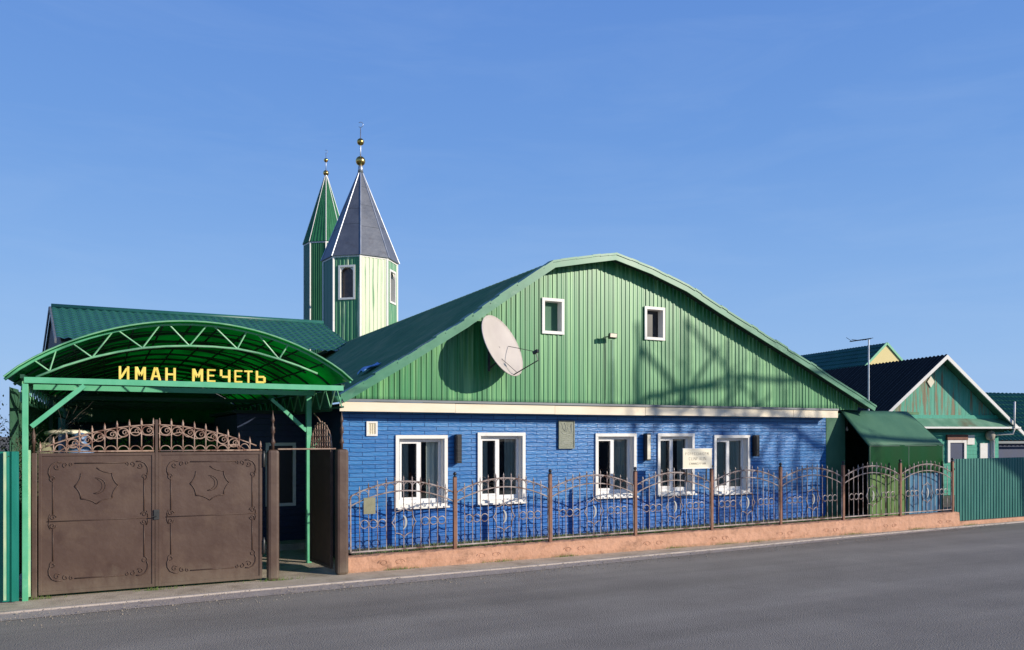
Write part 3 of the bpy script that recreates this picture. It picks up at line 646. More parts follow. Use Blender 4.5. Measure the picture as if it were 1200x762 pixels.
m2 = minaret(d2, 382, 1.04, 5.0, zz(d2-.9,282), zz(d2,206), M['tower2'], 'farther slimmer minaret with green spire and white ribs, left of the grey spired one',
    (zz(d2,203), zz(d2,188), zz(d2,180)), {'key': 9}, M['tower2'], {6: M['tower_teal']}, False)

# ------------------------------------------------------------------ tiled barn wing behind canopy
barn = empty('tiled_barn', (3, 26.3, 0), 'long building with teal green tile roof behind the arched canopy', 'building')
def tiles(p00, p10, p01, pu, pv, amp=.02, step=.03):     # p00 eave-left, p10 eave-right, p01 ridge-left, (ridge-right implied by quad)
    p00, p10, p01, p11 = [Vector(p) for p in (p00, p10, p01, p10)] if False else (Vector(p00), Vector(p10), Vector(p01), None)
    return p00, p10, p01
def tile_roof(a, b, c, d, pu=.24, pv=.36, amp=.022, step=.035, res=6):   # a,b eave; d,c ridge
    a, b, c, d = map(Vector, (a, b, c, d)); U = (b-a).length; Vv = (d-a).length
    n = (b-a).cross(d-a).normalized(); n = n if n.z > 0 else -n
    nu = int(U/pu*res); rows = max(2, int(Vv/pv)); mb = MB(); vs = []
    for j in range(rows):
        v0, v1 = j/rows, (j+1)/rows
        for (v, h) in ((v0, step), (v1, 0)):
            for i in range(nu+1):
                u = i/nu; p = (a+(b-a)*u)*(1-v) + (d+(c-d)*u)*v
                vs.append(p + n*(h+amp*math.sin(2*math.pi*u*U/pu)))
    fs = []
    for r in range(2*rows-1):
        for i in range(nu): fs.append((r*(nu+1)+i, r*(nu+1)+i+1, (r+1)*(nu+1)+i+1, (r+1)*(nu+1)+i))
    mb.add(vs, fs); return mb
e0 = atY(66.5,413,26); r0 = atY(60,360,31); r1 = atY(379,378,31); e1 = Vector((7.4, 26, e0.z)); 
zr = r0.z; ze = zz(28*1.0, 411) ; 
e0.z = e1.z = atY(365,411,26).z; r1.z = zr
be = Vector((atY(50,0,36).x, 36, e0.z)); br_ = Vector((7.4,36,e0.z))
tile_roof(e0, e1, r1, r0, res=5).build('roof', M['barnroof'], barn)
MB().add([r0, r1, br_, be], [(0,1,2,3)]).build('rear_roof', M['barnroof'], barn)
bl_ = be + Vector((.1, -.3, 0))
MB().add([(e0.x+.1,26.3,0),(e0.x+.1,26.3,e0.z-.03),(r0.x+.06,31,zr-.08),(be.x+.1,35.7,e0.z-.03),(be.x+.1,35.7,0)], [(0,1,2,3,4)]).add([(e0.x+.1,26.3,0),(3.6,26.3,0),(3.6,26.3,e0.z-.03),(e0.x+.1,26.3,e0.z-.03)], [(0,1,2,3)]).build('wall', M['wall_grey'], barn)
MB().bar(e0+Vector((-.03,0,-.05)), r0+Vector((-.03,0,-.05)), .05, .14).bar(r0+Vector((-.05,0,-.05)), be+Vector((-.05,0,-.05)), .05, .14).build('verge_trim', M['flash'], barn)
MB().tube([r0+Vector((0,0,.03)), r1+Vector((0,0,.03))], .09, 8).build('ridge_cap', M['barnroof'], barn, smooth=True)

# ------------------------------------------------------------------ arched canopy over the gateway
YC = 12.5; YE = 24.9; CZ = 2.95
can = empty('arched_canopy', (1.1, YC, 0), 'arched green polycarbonate canopy on pale green steel columns over the gate and yard', 'canopy')
cl, cr_, ct = -1.2, 3.42, 3.80
span = cr_-cl; zl = 2.93; zrt = 3.02
def arch(u, drop=0, inset=0):     # u 0..1
    x = cl+inset + (span-2*inset)*u
    rise = (ct-2.98)
    z = zl + (zrt-zl)*u + rise*(1-(2*u-1)**2)**.88 - drop*(1-(2*u-1)**2)**.5
    return x, z
mb = MB(); NA = 36
def canp(u, v):
    x, z = arch(u); return (x, YC-.12+(YE-YC+.12)*v, z+.03)
mb.grid(canp, NA, 24); cs = mb.build('sheet', M['poly'], can, smooth=True, solid=.008)
# ribs and purlins under the sheet
k = 0; y = YC
while y < YE+.1:
    mb = MB(); pts = [(arch(i/28)[0], y, arch(i/28)[1]) for i in range(29)]
    mb.tube(pts, .02, 6)
    if k == 0:
        low = [(arch(i/28)[0], y, arch(i/28)[1]) for i in range(29)]
    mb.build('arch_rib', M['mint'] if k == 0 else M['arc_dark'], can, smooth=True); k += 1; y += 1.21
mb = MB()
for i in range(1, 12):
    x, z = arch(i/12); mb.bar((x, YC, z+.012), (x, YE, z+.012), .025, .02)
mb.build('purlin', M['arc_dark'], can)
mb = MB()   # wavy wind bracing wires visible through the sheet
for j in range(11):
    y = YC+.2+j*1.21
    for sgn in (0, 1):
        pts = []
        for i in range(13):
            u = .08+.84*i/12; x, z = arch(u if sgn else 1-u); pts.append((x, y+1.21*i/12+.12*math.sin(i*1.1+j), z-.03))
        mb.tube(pts, .011, 4)
mb.build('wind_brace', M['arc_dark'], can)
# front truss: lower chord and zigzag web
def at_low(px, py): p = atY(px, py, YC); return (p.x, YC, p.z)
lowpx = [(42,442),(75,429),(108,419),(138,412.5),(167,408),(195,406),(222,405.5),(250,406.5),(278,409),(303,414),(327,421),(350,429),(372,438)]
low = [at_low(*p) for p in lowpx]
F = MB().tube(low, .017, 6); F.build('lower_chord', M['mintpale'], can, smooth=True)
web = MB()
nodes_l = [(58,435),(108,419),(167,408),(222,405.5),(278,409),(327,421)]
def topz(px):
    best = None
    for i in range(400):
        u = i/399; x, z = arch(u); d = abs(((x*.8944-YC*.4472)/(x*.4472+YC*.8944))*950+600-px)
        if best is None or d < best[0]: best = (d, x, z)
    return (best[1], YC, best[2]-.0)
tops = [(20, 58), (71, 58), (71, 108)]
for a, b in [((40),0),(66,0),(85,1),(132,1),(138,2),(187,2),(198,3),(242,3),(250,4),(289,4),(302,5),(338,5)]:
    MB().tube([at_low(*nodes_l[b]), topz(a)], .012, 5).build('truss_strut', M['mintpale'], can)
xl_, xr_ = -.98, 3.36
be1 = MB().box(-.98, 3.30, YC-.035, YC+.035, CZ-.06, CZ+.02); be1.build('front_beam', M['mint'], can, bevel=.004)
MB().box(xl_, 3.2, 14.02, 14.08, 2.88, 2.96).build('cross_beam', M['mint'], can)
for yy in (17.8, 21, 23.6): MB().box(xl_, 3.2, yy, yy+.05, 2.88, 2.96).build('cross_beam', M['arc_dark'], can)
# side girders (lattice), right one seen from the street
for sx in (3.30, -1.0):
    g = MB(); zt_, zb_ = 2.98, 2.64
    g.bar((sx,YC,zt_), (sx,YE,zt_), .05, .05)
    g.bar((sx,YC,zb_), (sx,YE,zb_), .03, .03)
    g.build('side_girder', M['arc_dark'], can)
    z_ = MB(); y = YC; j = 0
    while y < YE-.3:
        z_.tube([(sx-.02,y,zt_ if j % 2 else zb_), (sx-.02,y+.36,zb_ if j % 2 else zt_)], .011, 5); y += .36; j += 1
    z_.build('girder_web', M['mintpale'], can)
# green valance behind right girder
mb = MB(); mb.grid(lambda u, v: (3.36+.03*math.sin(u*90), YC+.9+(YE-YC-1)*u, 2.6+.36*v), 200, 1); mb.build('valance', M['tarp'], can)
cols = [(-.965, YC, .07), (3.11, 14.05, .085), (3.235, 20.5, .07), (-.965, 18, .07), (-.965, YE, .07), (3.235, YE, .07)]
for i, (x, y, wd) in enumerate(cols):
    MB().box(x-wd/2, x+wd/2, y-wd/2, y+wd/2, 0, 2.88).build('column', M['mint'] if i < 2 else M['arc_dark'], can, bevel=.004)
mb = MB()
a = at_low(37,500); b = at_low(99,452); mb.bar((a[0],YC+.0,a[2]), (b[0],YC+.0,b[2]), .06, .08, up=(0,1,0)); mb.build('corner_brace', M['mint'], can)
mb = MB(); a = atY(359,505,14.05); b = atY(333,481,14.05); mb.bar(a, b, .06, .07, up=(0,1,0)); b2 = atY(318,468,14.05); mb.bar(b, b2, .05, .05, up=(0,1,0)); mb.build('corner_brace', M['mint'], can)
mb = MB(); ep = [(arch(i/20)[0], YE+.05, arch(i/20)[1]) for i in range(21)]
mb.add([(3.42,YE+.05,2.3),(-1.2,YE+.05,2.3)]+ep, [tuple(range(23))]); mb.build('end_panel', M['tarp'], can)
mb = MB(); mb.tube([(arch(i/28)[0], YC-.125, arch(i/28)[1]+.03) for i in range(29)], .011, 5); mb.build('sheet_edge', M['mintpale'], can)
# hooks welded on the right column
mb = MB()
for zz_ in (.45, .95, 1.6, 2.0):
    mb.tube([(3.15,14.03,zz_), (3.24,14.01,zz_+.05), (3.30,14.01,zz_+.16)], .012, 5); mb.tube([(3.15,14.03,zz_), (3.24,14.01,zz_-.05), (3.28,14.01,zz_-.1)], .012, 5)
mb.build('hook', M['mint'], can)
# letters on the front beam
def stroke_letter(ch, x, z, w_, h, y):
    t = w_*.24; mb = MB(); D = .05
    def v(u): mb.box(x+u*w_-(t/2 if 0 < u < 1 else (0 if u == 0 else t)), x+u*w_+(t/2 if 0 < u < 1 else (t if u == 0 else 0)), y-D, y, z, z+h)
    def hz(v_, u0=0, u1=1, tt=None):
        tt = tt or t*.9; zc_ = z+v_*(h-tt); mb.box(x+u0*w_, x+u1*w_, y-D+.001, y-.001, zc_, zc_+tt)
    def dg(u0, v0, u1, v1): 
        hx = t*.55
        mb.hull([(x+u0*w_-hx,y-D+.002,z+v0*h),(x+u0*w_+hx,y-D+.002,z+v0*h),(x+u1*w_+hx,y-D+.002,z+v1*h),(x+u1*w_-hx,y-D+.002,z+v1*h)],
                [(x+u0*w_-hx,y-.002,z+v0*h),(x+u0*w_+hx,y-.002,z+v0*h),(x+u1*w_+hx,y-.002,z+v1*h),(x+u1*w_-hx,y-.002,z+v1*h)])
    if ch == 'И': v(0); v(1); dg(.2, .12, .8, .88)
    if ch == 'М': v(0); v(1); dg(.14, 1, .5, .3); dg(.86, 1, .5, .3)
    if ch == 'А': dg(.1, 0, .44, 1); dg(.9, 0, .56, 1); hz(.28, .25, .75)
    if ch == 'Н': v(0); v(1); hz(.5, .1, .9)
    if ch == 'Е': v(0); hz(0, .1, 1); hz(.5, .1, .85); hz(1, .1, 1)
    if ch == 'Ч': v(1); hz(.42, .2, .9); mb.box(x, x+t, y-D, y, z+h*.48, z+h)
    if ch == 'Т': v(.5); hz(1, 0, 1)
    if ch == 'Ь': v(0); hz(0, .1, .85); hz(.52, .1, .85); mb.box(x+w_*.98-t, x+w_*.98, y-D, y, z+h*.06, z+h*.5)
    return mb
sg = empty('sign_lettering', (1.1, YC, CZ+.02), 'raised yellow letters ИМАН МЕЧЕТЬ standing on the canopy front beam', 'sign')
lets = [('И',139,151.5),('М',158,171),('А',176.5,188.5),('Н',193.5,206),('М',225,238),('Е',242.5,252.5),('Ч',257.5,270),('Е',274.5,284),('Т',286,296),('Ь',299.5,311.5)]
for ch, a, b in lets:
    xa = atY(a,0,YC-.02).x; xb = atY(b,0,YC-.02).x; hgt = .185
    stroke_letter(ch, xa, CZ+.021, xb-xa, hgt, YC+.02).build('letter', M['yellow'], sg, bevel=.004)

# ------------------------------------------------------------------ gateway
YP = 12.6
def spiral(cx, cz, r0, r1, a0, a1, n=14): return [(cx+(r0+(r1-r0)*i/n)*math.cos(a0+(a1-a0)*i/n), cz+(r0+(r1-r0)*i/n)*math.sin(a0+(a1-a0)*i/n)) for i in range(n+1)]
gate = empty('double_gate', (.64, YP, 0), 'closed brown steel double gate with scroll crest and octagonal star reliefs', 'gate')
ZT = 1.955
for side in (0, 1):
    x0, x1 = (-.82, .615) if side == 0 else (.655, 2.09)
    lf = MB(); lf.box(x0+.04, x1-.04, YP-.008, YP+.008, .09, ZT-.04)
    gl = lf.build('gate_leaf', M['brown'], gate)
    fr = MB()
    fr.box(x0, x0+.04, YP-.022, YP+.022, .045, ZT).box(x1-.04, x1, YP-.022, YP+.022, .045, ZT).box(x0+.04, x1-.04, YP-.021, YP+.021, .045, .09).box(x0+.04, x1-.04, YP-.021, YP+.021, ZT-.04, ZT)
    fr.build('leaf_frame', M['brown'], gl, bevel=.003)
    rl = MB(); yr = YP-.014
    def T3(p2, r=.0075): rl.tube([(a, yr, b) for a, b in p2], r, 5)
    ix0, ix1, iz0, iz1 = x0+.17, x1-.14, .24, ZT-.14; zm = 1.03
    T3([(ix0,iz0+.24),(ix0,zm-.08)]); T3([(ix0,zm+.08),(ix0,iz1-.2)]); T3([(ix1,iz0+.24),(ix1,zm-.08)]); T3([(ix1,zm+.08),(ix1,iz1-.2)])
    T3([(ix0+.26,iz0),(ix1-.26,iz0+.0)]); T3([(ix0+.26,iz1),(ix1-.22,iz1)]); T3([(x0+.1,zm),(x1-.07,zm+.0)], .006)
    for cx, sx in ((ix0, 1), (ix1, -1)):
        for cz, sz in ((iz0, 1), (iz1, -1)):
            def Q(pts): return [(cx+sx*a, cz+sz*b) for a, b in pts]
            T3(Q(spiral(.0,.20,.012,.045,math.pi*2.6,math.pi*.5)), .007)
            T3(Q([(-.03,.19),(-.05,.13),(-.045,.07),(-.01,.01),(.05,-.02),(.10,-.015)]), .009)
            T3(Q(spiral(.05,.045,.01,.042,math.pi*2.3,math.pi*.2)), .007)
            T3(Q(spiral(.15,.02,.01,.035,math.pi*2.5,math.pi*.6)), .007)
            T3(Q(spiral(.22,.012,.008,.026,math.pi*2.5,math.pi*.6)), .006)
        for sz in (1, -1):
            T3([(cx-sx*.0+sx*a, zm+sz*b) for a, b in spiral(.0,.055,.010,.042,math.pi*2.4,0)], .007)
            T3([(cx+sx*a, zm+sz*b) for a, b in [(-.045,0),(-.05,.05),(-.03,.10)]], .007)
    # eight-pointed star of concave arcs with a crescent
    cx, cz, r = (x0+x1)/2-.02, 1.50, .27
    star = []
    for k in range(8):
        a0 = math.pi/2+k*math.pi/4; a1 = a0+math.pi/4
        p0 = (cx+r*math.cos(a0), cz+r*.92*math.sin(a0)); p1 = (cx+r*math.cos(a1), cz+r*.92*math.sin(a1)); am = (a0+a1)/2
        pm = (cx+r*.77*math.cos(am), cz+r*.92*.77*math.sin(am))
        seg = [((1-t)**2*p0[0]+2*t*(1-t)*pm[0]+t*t*p1[0], (1-t)**2*p0[1]+2*t*(1-t)*pm[1]+t*t*p1[1]) for t in (0,.25,.5,.75,1)]
        if k != 0: T3(seg, .0075)
    T3([(cx+.11*math.cos(t), cz+.11*math.sin(t)) for t in [(-1.9+3.6*i/12) for i in range(13)]], .0055)
    T3([(cx-.03+.10*math.cos(t), cz+.1*math.sin(t)) for t in [(-1.4+2.6*i/12) for i in range(13)]], .004)
    rl.build('relief_scroll', M['brown_dk'], gl, smooth=True)
    # crest
    cr = MB(); rr = .010
    def crest_z(x): u = abs(x-.635)/1.5; return 1.985 + .36*(1-min(1,u)**1.9)
    def C3(p2, r=rr): cr.tube([(a, YP, b) for a, b in p2], r, 5)
    n = 24; xa, xb = (x0+.08, x1) if side == 0 else (x0, x1-.08)
    C3([(xa+(xb-xa)*i/n, crest_z(xa+(xb-xa)*i/n)) for i in range(n+1)], .011)
    C3([(xa+(xb-xa)*i/n, max(1.98, crest_z(xa+(xb-xa)*i/n)-.12-.03*math.sin(i*.9))) for i in range(n+1)], .008)
    C3([(x0, 1.975), (x1, 1.975)], .012)
    nb = 9
    for i in range(nb+1):
        x = x0+.02+(x1-x0-.04)*i/nb; zt_ = crest_z(x)
        if zt_ < 2.0: zt_ = 2.0
        C3([(x, 1.96), (x, zt_+.01)], .010)
        cr.lathe((x, YP, zt_), [(.012,0),(.02,.015),(.014,.03),(.016,.045),(.002,.10)], 8)
    for i in range(nb):
        xm = x0+.02+(x1-x0-.04)*(i+.5)/nb; zt_ = crest_z(xm); hgt = zt_-1.985; wd = (x1-x0)/nb/2-.012
        if hgt < .07: continue
        if hgt > .16:
            cz_ = zt_-wd-.01; cr.tube([(xm+wd*math.cos(a), YP, cz_+wd*.9*math.sin(a)) for a in [2*math.pi*j/16 for j in range(16)]], .009, 5, closed=True)
            C3([(xm+wd*(math.cos(a)), 1.99+.0+wd*.9*(math.sin(a))) for a in [math.pi*j/10 for j in range(11)]], .008)
            C3(spiral(xm+wd*.3, cz_, .01, wd*.6, math.pi*2.4, 0, 10), .007)
        else:
            C3([(xm+wd*math.cos(a), 1.985+hgt*.7*math.sin(a)) for a in [math.pi*j/10 for j in range(11)]], .008)
    cr.build('crest', M['crest'], gl, smooth=True)
MB().box(.617, .653, YP-.03, YP-.004, .05, 2.42).build('meeting_bar', M['brown'], gate, bevel=.003)
MB().box(.60, .67, YP-.045, YP-.031, 1.0, 1.14).tube([(.63,YP-.05,1.05),(.63,YP-.08,1.05),(.57,YP-.08,1.05)], .008, 6).build('latch', M['darksteel'], gate)
for zh in (.42, 1.72):
    MB().lathe((2.115, YP-.03, zh), [(.02,0),(.02,.2),(.012,.21),(.012,.24)], 10).build('hinge', M['darksteel'], gate, smooth=True)
def post(x0, x1, y0, y1, z1, label, spindle=True, mt='brown'):
    cxm = (x0+x1)/2; cym = (y0+y1)/2
    r = empty('gate_post', (cxm, cym, 0), label, 'post', 'brown steel posts of the gateway')
    p = MB().box(x0, x1, y0, y1, 0, z1); p.build('shaft', M[mt], r, bevel=.045 if spindle else .01)
    if spindle:
        pr = [(.022,0),(.022,.08),(.04,.1),(.03,.14),(.018,.17),(.018,.24),(.035,.26),(.028,.30),(.035,.33),(.016,.36),(.016,.42),(.03,.44),(.024,.48),(.008,.54),(.002,.60)]
        MB().lathe((cxm, cym, z1), pr, 10).build('spindle', M['brown_dk'], r, smooth=True)
    return r
lpost_x = atY(37,0,YP).x
post(lpost_x, -.835, YP-.05, YP+.05, 1.96, 'thin rust brown post at the left edge of the closed gate', spindle=False)
r = bpy.data.objects['gate_post']
MB().lathe((-.88, YP+.06, 1.96), [(.02,0),(.02,.12),(.035,.14),(.02,.18),(.03,.22),(.01,.3),(.002,.36)], 10).build('spindle', M['brown_dk'], r, smooth=True)
px0 = atY(313,0,YP).x; px1 = atY(326,0,YP).x
post(px0, px1+.01, YP-.07, YP+.09, 1.98, 'rounded brown post between the closed gate and the open wicket gate')
qx0 = atY(394,0,12.62).x; qx1 = atY(408,0,12.62).x
post(qx0, qx1, 12.56, 12.74, 1.98, 'brown post against the blue house corner, right of the open wicket')
# wire between posts
tag(MB().tube([(px1, 12.63, 1.985), (qx0, 12.65, 1.985)], .012, 6).build('lintel_rod', M['crest']), 'thin steel rod spanning the top of the open wicket gateway', 'rod')
# open wicket gate leaf, swung inward
wk = empty('wicket_gate', (qx0-.02, 12.75, 0), 'dark brown wicket gate swung open inward with a rounded scroll top', 'gate')
hx, hy = qx0-.03, 12.78
p2 = atY(371,0,13.45); dirv = Vector((p2.x-hx, 13.45-hy, 0)).normalized(); Lw = 0.95
def WP(s, z, off=0): q = Vector((hx,hy,0))+dirv*s; nn = Vector((-dirv.y, dirv.x, 0)); return q+nn*off+Vector((0,0,z))
def wbox(mb, s0, s1, z0, z1, t): mb.hull([WP(s0,z0,-t),WP(s1,z0,-t),WP(s1,z1,-t),WP(s0,z1,-t)], [WP(s0,z0,t),WP(s1,z0,t),WP(s1,z1,t),WP(s0,z1,t)])
mb = MB(); wbox(mb, .04, Lw-.04, .12, 1.94, .006); wl = mb.build('panel', M['brown_dk'], wk)
mb = MB(); wbox(mb, 0, .04, .08, 1.98, .02); wbox(mb, Lw-.04, Lw, .08, 1.98, .02); wbox(mb, .04, Lw-.04, 1.94, 1.98, .019); wbox(mb, .04, Lw-.04, .08, .12, .019); mb.build('gate_frame', M['brown'], wk)
mb = MB()
def dome(s): u = (s/Lw)*2-1; return 1.98+.42*math.sqrt(max(0, 1-u*u))
mb.tube([WP(Lw*i/20, dome(Lw*i/20)) for i in range(21)], .013, 6)
for i in range(1, 9): s = Lw*i/9; mb.tube([WP(s,1.98), WP(s,dome(s)+.03)], .01, 5)
for i in range(9):
    s = Lw*(i+.5)/9
    for zc_ in (2.05, 2.15, 2.25):
        if zc_ < dome(s)-.05: mb.tube([WP(s+.045*math.cos(a), zc_+.045*math.sin(a)) for a in [2*math.pi*j/10 for j in range(10)]], .008, 4, closed=True)
mb.tube([WP(Lw*.5,dome(Lw*.5)), WP(Lw*.62,2.47), WP(Lw*.85,2.56)], .012, 5)
mb.build('scroll_top', M['crest'], wk, smooth=True)

# ------------------------------------------------------------------ left corrugated sheet fence and the yard behind
def corr(x0, x1, y, z0, z1, pitch, amp, label, m, name='sheet_fence', y2=None, rails=True, topfn=None):
    r = empty(name, ((x0+x1)/2, y, 0), label, 'fence'); mb = MB(); xs2 = []; x = x0
    i = 0
    prof_ = ((0,0),(.45,0),(.55,1),(.88,1),(.98,0))
    pts = []
    while x < x1:
        for t, h in prof_: pts.append((min(x+t*pitch, x1), h))
        x += pitch
    yy2 = y if y2 is None else y2
    def Y(x): return y+(yy2-y)*(x-x0)/(x1-x0)
    for (a, ha), (b, hb) in zip(pts, pts[1:]):
        if b-a < 1e-5: continue
        za = z1 if topfn is None else topfn(a); zb = z1 if topfn is None else topfn(b)
        mb.add([(a,Y(a)-amp*ha,z0),(b,Y(b)-amp*hb,z0),(b,Y(b)-amp*hb,zb),(a,Y(a)-amp*ha,za)], [(0,1,2,3)])
    mb.build('sheet', m, r)
    if rails:
        rl = MB()
        for zr_ in (z0+.3, z1-.3): rl.bar((x0,Y(x0)+.04,zr_), (x1,Y(x1)+.04,zr_), .04, .05)
        rl.build('rail', M['darksteel'], r)
    return r
lf = corr(-4.5, -1.03, 12.44, .02, 1.985, .27, .03, 'dark teal corrugated metal fence left of the brown gate', M['teal'])
mb = MB().box(lpost_x-.05, lpost_x-.004, 12.50, 12.53, .05, 2.0); mb.build('edge_post', M['tealworn'], lf)
mb = MB().box(-1.20, -1.17, 12.37, 12.405, .05, 1.98); mb.build('worn_strip', M['tealworn'], lf)

def leafcloud(mb, n, c, s, size, flat=.5):
    for _ in range(n):
        p = Vector((c[0]+random.gauss(0,s[0]), c[1]+random.gauss(0,s[1]), c[2]+random.gauss(0,s[2])))
        d1 = Vector((random.gauss(0,1),random.gauss(0,1),random.gauss(0,1))).normalized(); d2 = d1.cross(Vector((random.gauss(0,1),random.gauss(0,1),random.gauss(0,1)))).normalized()
        L1 = size*random.uniform(.6,1.3)
        mb.add([p-d1*L1, p+d2*L1*flat, p+d1*L1, p-d2*L1*flat], [(0,1,2,3)])
def branchy(mb, p, d, L, r, depth, spread=.6, seg=4, tips=None, up=.15):
    pts = [p.copy()]; q = p.copy(); dd = d.copy()
    for i in range(seg):
        dd = (dd + Vector((random.gauss(0,.12),random.gauss(0,.12),random.gauss(0,.10)+up*.1))).normalized(); q = q+dd*L/seg; pts.append(q.copy())
    mb.tube(pts, r, 5 if r < .03 else 7, r2=r*.55)
    if tips is not None: tips.append(q.copy())
    if depth <= 0: return
    for k in range(random.randint(3, 4)):
        i = random.randint(1, seg); b = pts[i]; nd = (dd + Vector((random.gauss(0,spread),random.gauss(0,spread),random.gauss(0,spread)+up))).normalized()
        branchy(mb, b, nd, L*random.uniform(.5,.75), r*.5, depth-1, spread, seg, tips, up)
# climbing bare shrub at the far left
for i, (bx, by, h, lab) in enumerate([(-1.55, 13.3, 2.2, 'leafless dark shrub rising over the teal fence beside the canopy column'), (-2.3, 14.5, 2.5, 'dark shrub with sparse yellow green leaves at the far left edge')]):
    sh = empty('shrub', (bx, by, 0), lab, 'shrub'); tb = MB(); tips = []
    for k in range(9): branchy(tb, Vector((bx+random.gauss(0,.1),by+random.gauss(0,.15),0)), Vector((random.gauss(0,.12),random.gauss(0,.15),1)).normalized(), h*.62, .022, 3, .45, 4, tips)
    tb.build('branches', M['bark'], sh)
    lm = MB()
    for t in tips: leafcloud(lm, 7 if i == 0 else 4, t, (.10,.10,.10), .022)
    lm.build('leaves', M['leafdark'] if i == 0 else M['leafgreen'], sh)
# dark cloth hung along the left side of the canopy
mb = MB(); mb.grid(lambda u, v: (-1.15-.02*math.sin(u*60), YC+.05+(YE-YC-.4)*u, .1+2.75*v), 160, 4)
mb.build('side_cloth', M['tarp'], can)
# yard end: dark blue shed across the back and a hedge and stored things
shed = empty('blue_shed', (1, 24.2, 0), 'dark blue shed wall at the far end under the canopy', 'shed')
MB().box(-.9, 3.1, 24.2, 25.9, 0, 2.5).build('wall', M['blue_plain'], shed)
MB().box(-.95, 3.15, 24.05, 26.0, 2.5, 2.55).build('roof', M['soffit'], shed)
MB().box(-.5, .4, 24.17, 24.197, .9, 1.9).build('window', M['black'], shed)
# entrance vestibule on the house side
vs = empty('entrance_porch', (2.9, 17.5, 0), 'dark blue boarded entrance porch seen through the open wicket gateway', 'porch')
w1 = MB()
for k in range(22): w1.box(2.25, 3.60, 16.35-.0+.004*(k % 2), 16.45, k*.12+.01, k*.12+.125)
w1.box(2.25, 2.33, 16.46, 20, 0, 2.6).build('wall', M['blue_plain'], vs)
f = MB().box(2.78, 2.84, 16.31, 16.349, .8, 2.05).box(3.30, 3.36, 16.31, 16.349, .8, 2.05).box(2.84, 3.30, 16.31, 16.349, 1.99, 2.05).box(2.84, 3.30, 16.31, 16.349, .8, .86).build('window', M['white'], vs)
MB().box(2.84, 3.30, 16.335, 16.348, .86, 1.99).build('pane', M['black'], f)
MB().box(2.15, 3.6, 16.2, 20.1, 2.62, 2.68).build('roof', M['soffit'], vs)
MB().box(2.3, 3.6, 15.75, 16.3, .006, .12).build('step', M['apron'], vs)
# low leafy hedge in the yard seen above the gate
hd = empty('hedge', (1.2, 17.2, 0), 'bright green leafy bush in the yard glimpsed above the closed gate', 'bush')
mb = MB(); 
for k in range(26): leafcloud(mb, 60, (random.uniform(.2,2.0), random.uniform(17.0,18.6), random.uniform(.9,2.05)), (.13,.15,.1), .05)
mb.build('leaves', M['leafgreen'], hd)
tb = MB()
for k in range(8): branchy(tb, Vector((random.uniform(.3,1.9),random.uniform(17.1,18.4),0)), Vector((0,0,1)), 1.3, .02, 2, .5)
tb.build('branches', M['bark'], hd)
# stacked cask and pale slab on a rack
tp = atY(80,507,15.5)
sb = empty('storage_rack', (tp.x, 15.5, 0), 'storage rack with a pale round lid top, seen through the left gate crest', 'rack')
MB().lathe((tp.x,15.5,tp.z-.03), [(.02,0),(.34,.0),(.36,.03),(.30,.07),(.02,.08)], 20).build('lid', M['paper'], sb, smooth=True)
rk = MB()
for dx in (-.25, .25):
    for dy in (-.25, .25): rk.bar((tp.x+dx,15.5+dy,0), (tp.x+dx,15.5+dy,tp.z-.03), .04)
rk.box(tp.x-.3, tp.x+.3, 15.2, 15.8, 1.2, 1.23); rk.build('frame', M['darksteel'], sb)
tp = atY(94,520,14.6)
bb = empty('plastic_sack', (tp.x, 14.6, 0), 'pale blue bundled sack beside the rack behind the gate crest', 'sack')
mb = MB(); mb.lathe((tp.x,14.6,0), [(.02,0),(.24,.02),(.27,.4),(.25,1.1),(.27,1.6),(.20,1.95),(.09,2.1),(.12,2.2),(.03,2.24)], 14); mb.build('bag', M['bluecar'], bb, smooth=True)
tp = atY(52,524,14.2)
MBt = MB(); MBt.lathe((tp.x,14.2,0), [(.02,0),(.13,.01),(.15,.9),(.13,1.85),(.11,2.0),(.08,2.02),(.08,2.08),(.02,2.09)], 14)
tag(MBt.build('drum', M['olive'], smooth=True), 'tall narrow olive drum behind the left gate post', 'drum')

# ------------------------------------------------------------------ plinth and iron fence
PXs = [3.45+1.86*i for i in range(9)]; PXs[0] = 3.50
YF = 12.80
def zp(x): return .25 + (x-3.45)*.0060
pl = empty('fence_plinth', (11, 12.8, 0), 'rough salmon painted concrete plinth under the wrought iron fence', 'plinth')
mb = MB(); n = 180
x0, x1 = 3.40, 18.45
rows = [(12.69,0),(12.685,.06),(12.69,.14),(12.70,.20),(12.705,None),(12.73,'t'),(12.92,'t'),(12.925,.1),(12.925,0)]
random.seed(3)
jit = [[random.gauss(0,.004) for _ in rows] for _ in range(n+1)]
def pf(u, v):
    i = int(round(u*n)); j = int(round(v*(len(rows)-1))); x = x0+(x1-x0)*u; y, z = rows[j]
    zt_ = zp(x)
    if z is None: z = zt_-.012
    elif z == 't': z = zt_
    else: z = min(z, zt_-.03)
    return (x, y+jit[i][j], z+(jit[i][j] if j not in (0, 8) else 0))
mb.grid(pf, n, len(rows)-1)
mb.add([pf(0, j/(len(rows)-1)) for j in range(len(rows))], [tuple(range(len(rows)))])
mb.add([pf(1, j/(len(rows)-1)) for j in range(len(rows))], [tuple(range(len(rows)))])
mb.build('kerb_wall', M['plinth'], pl)
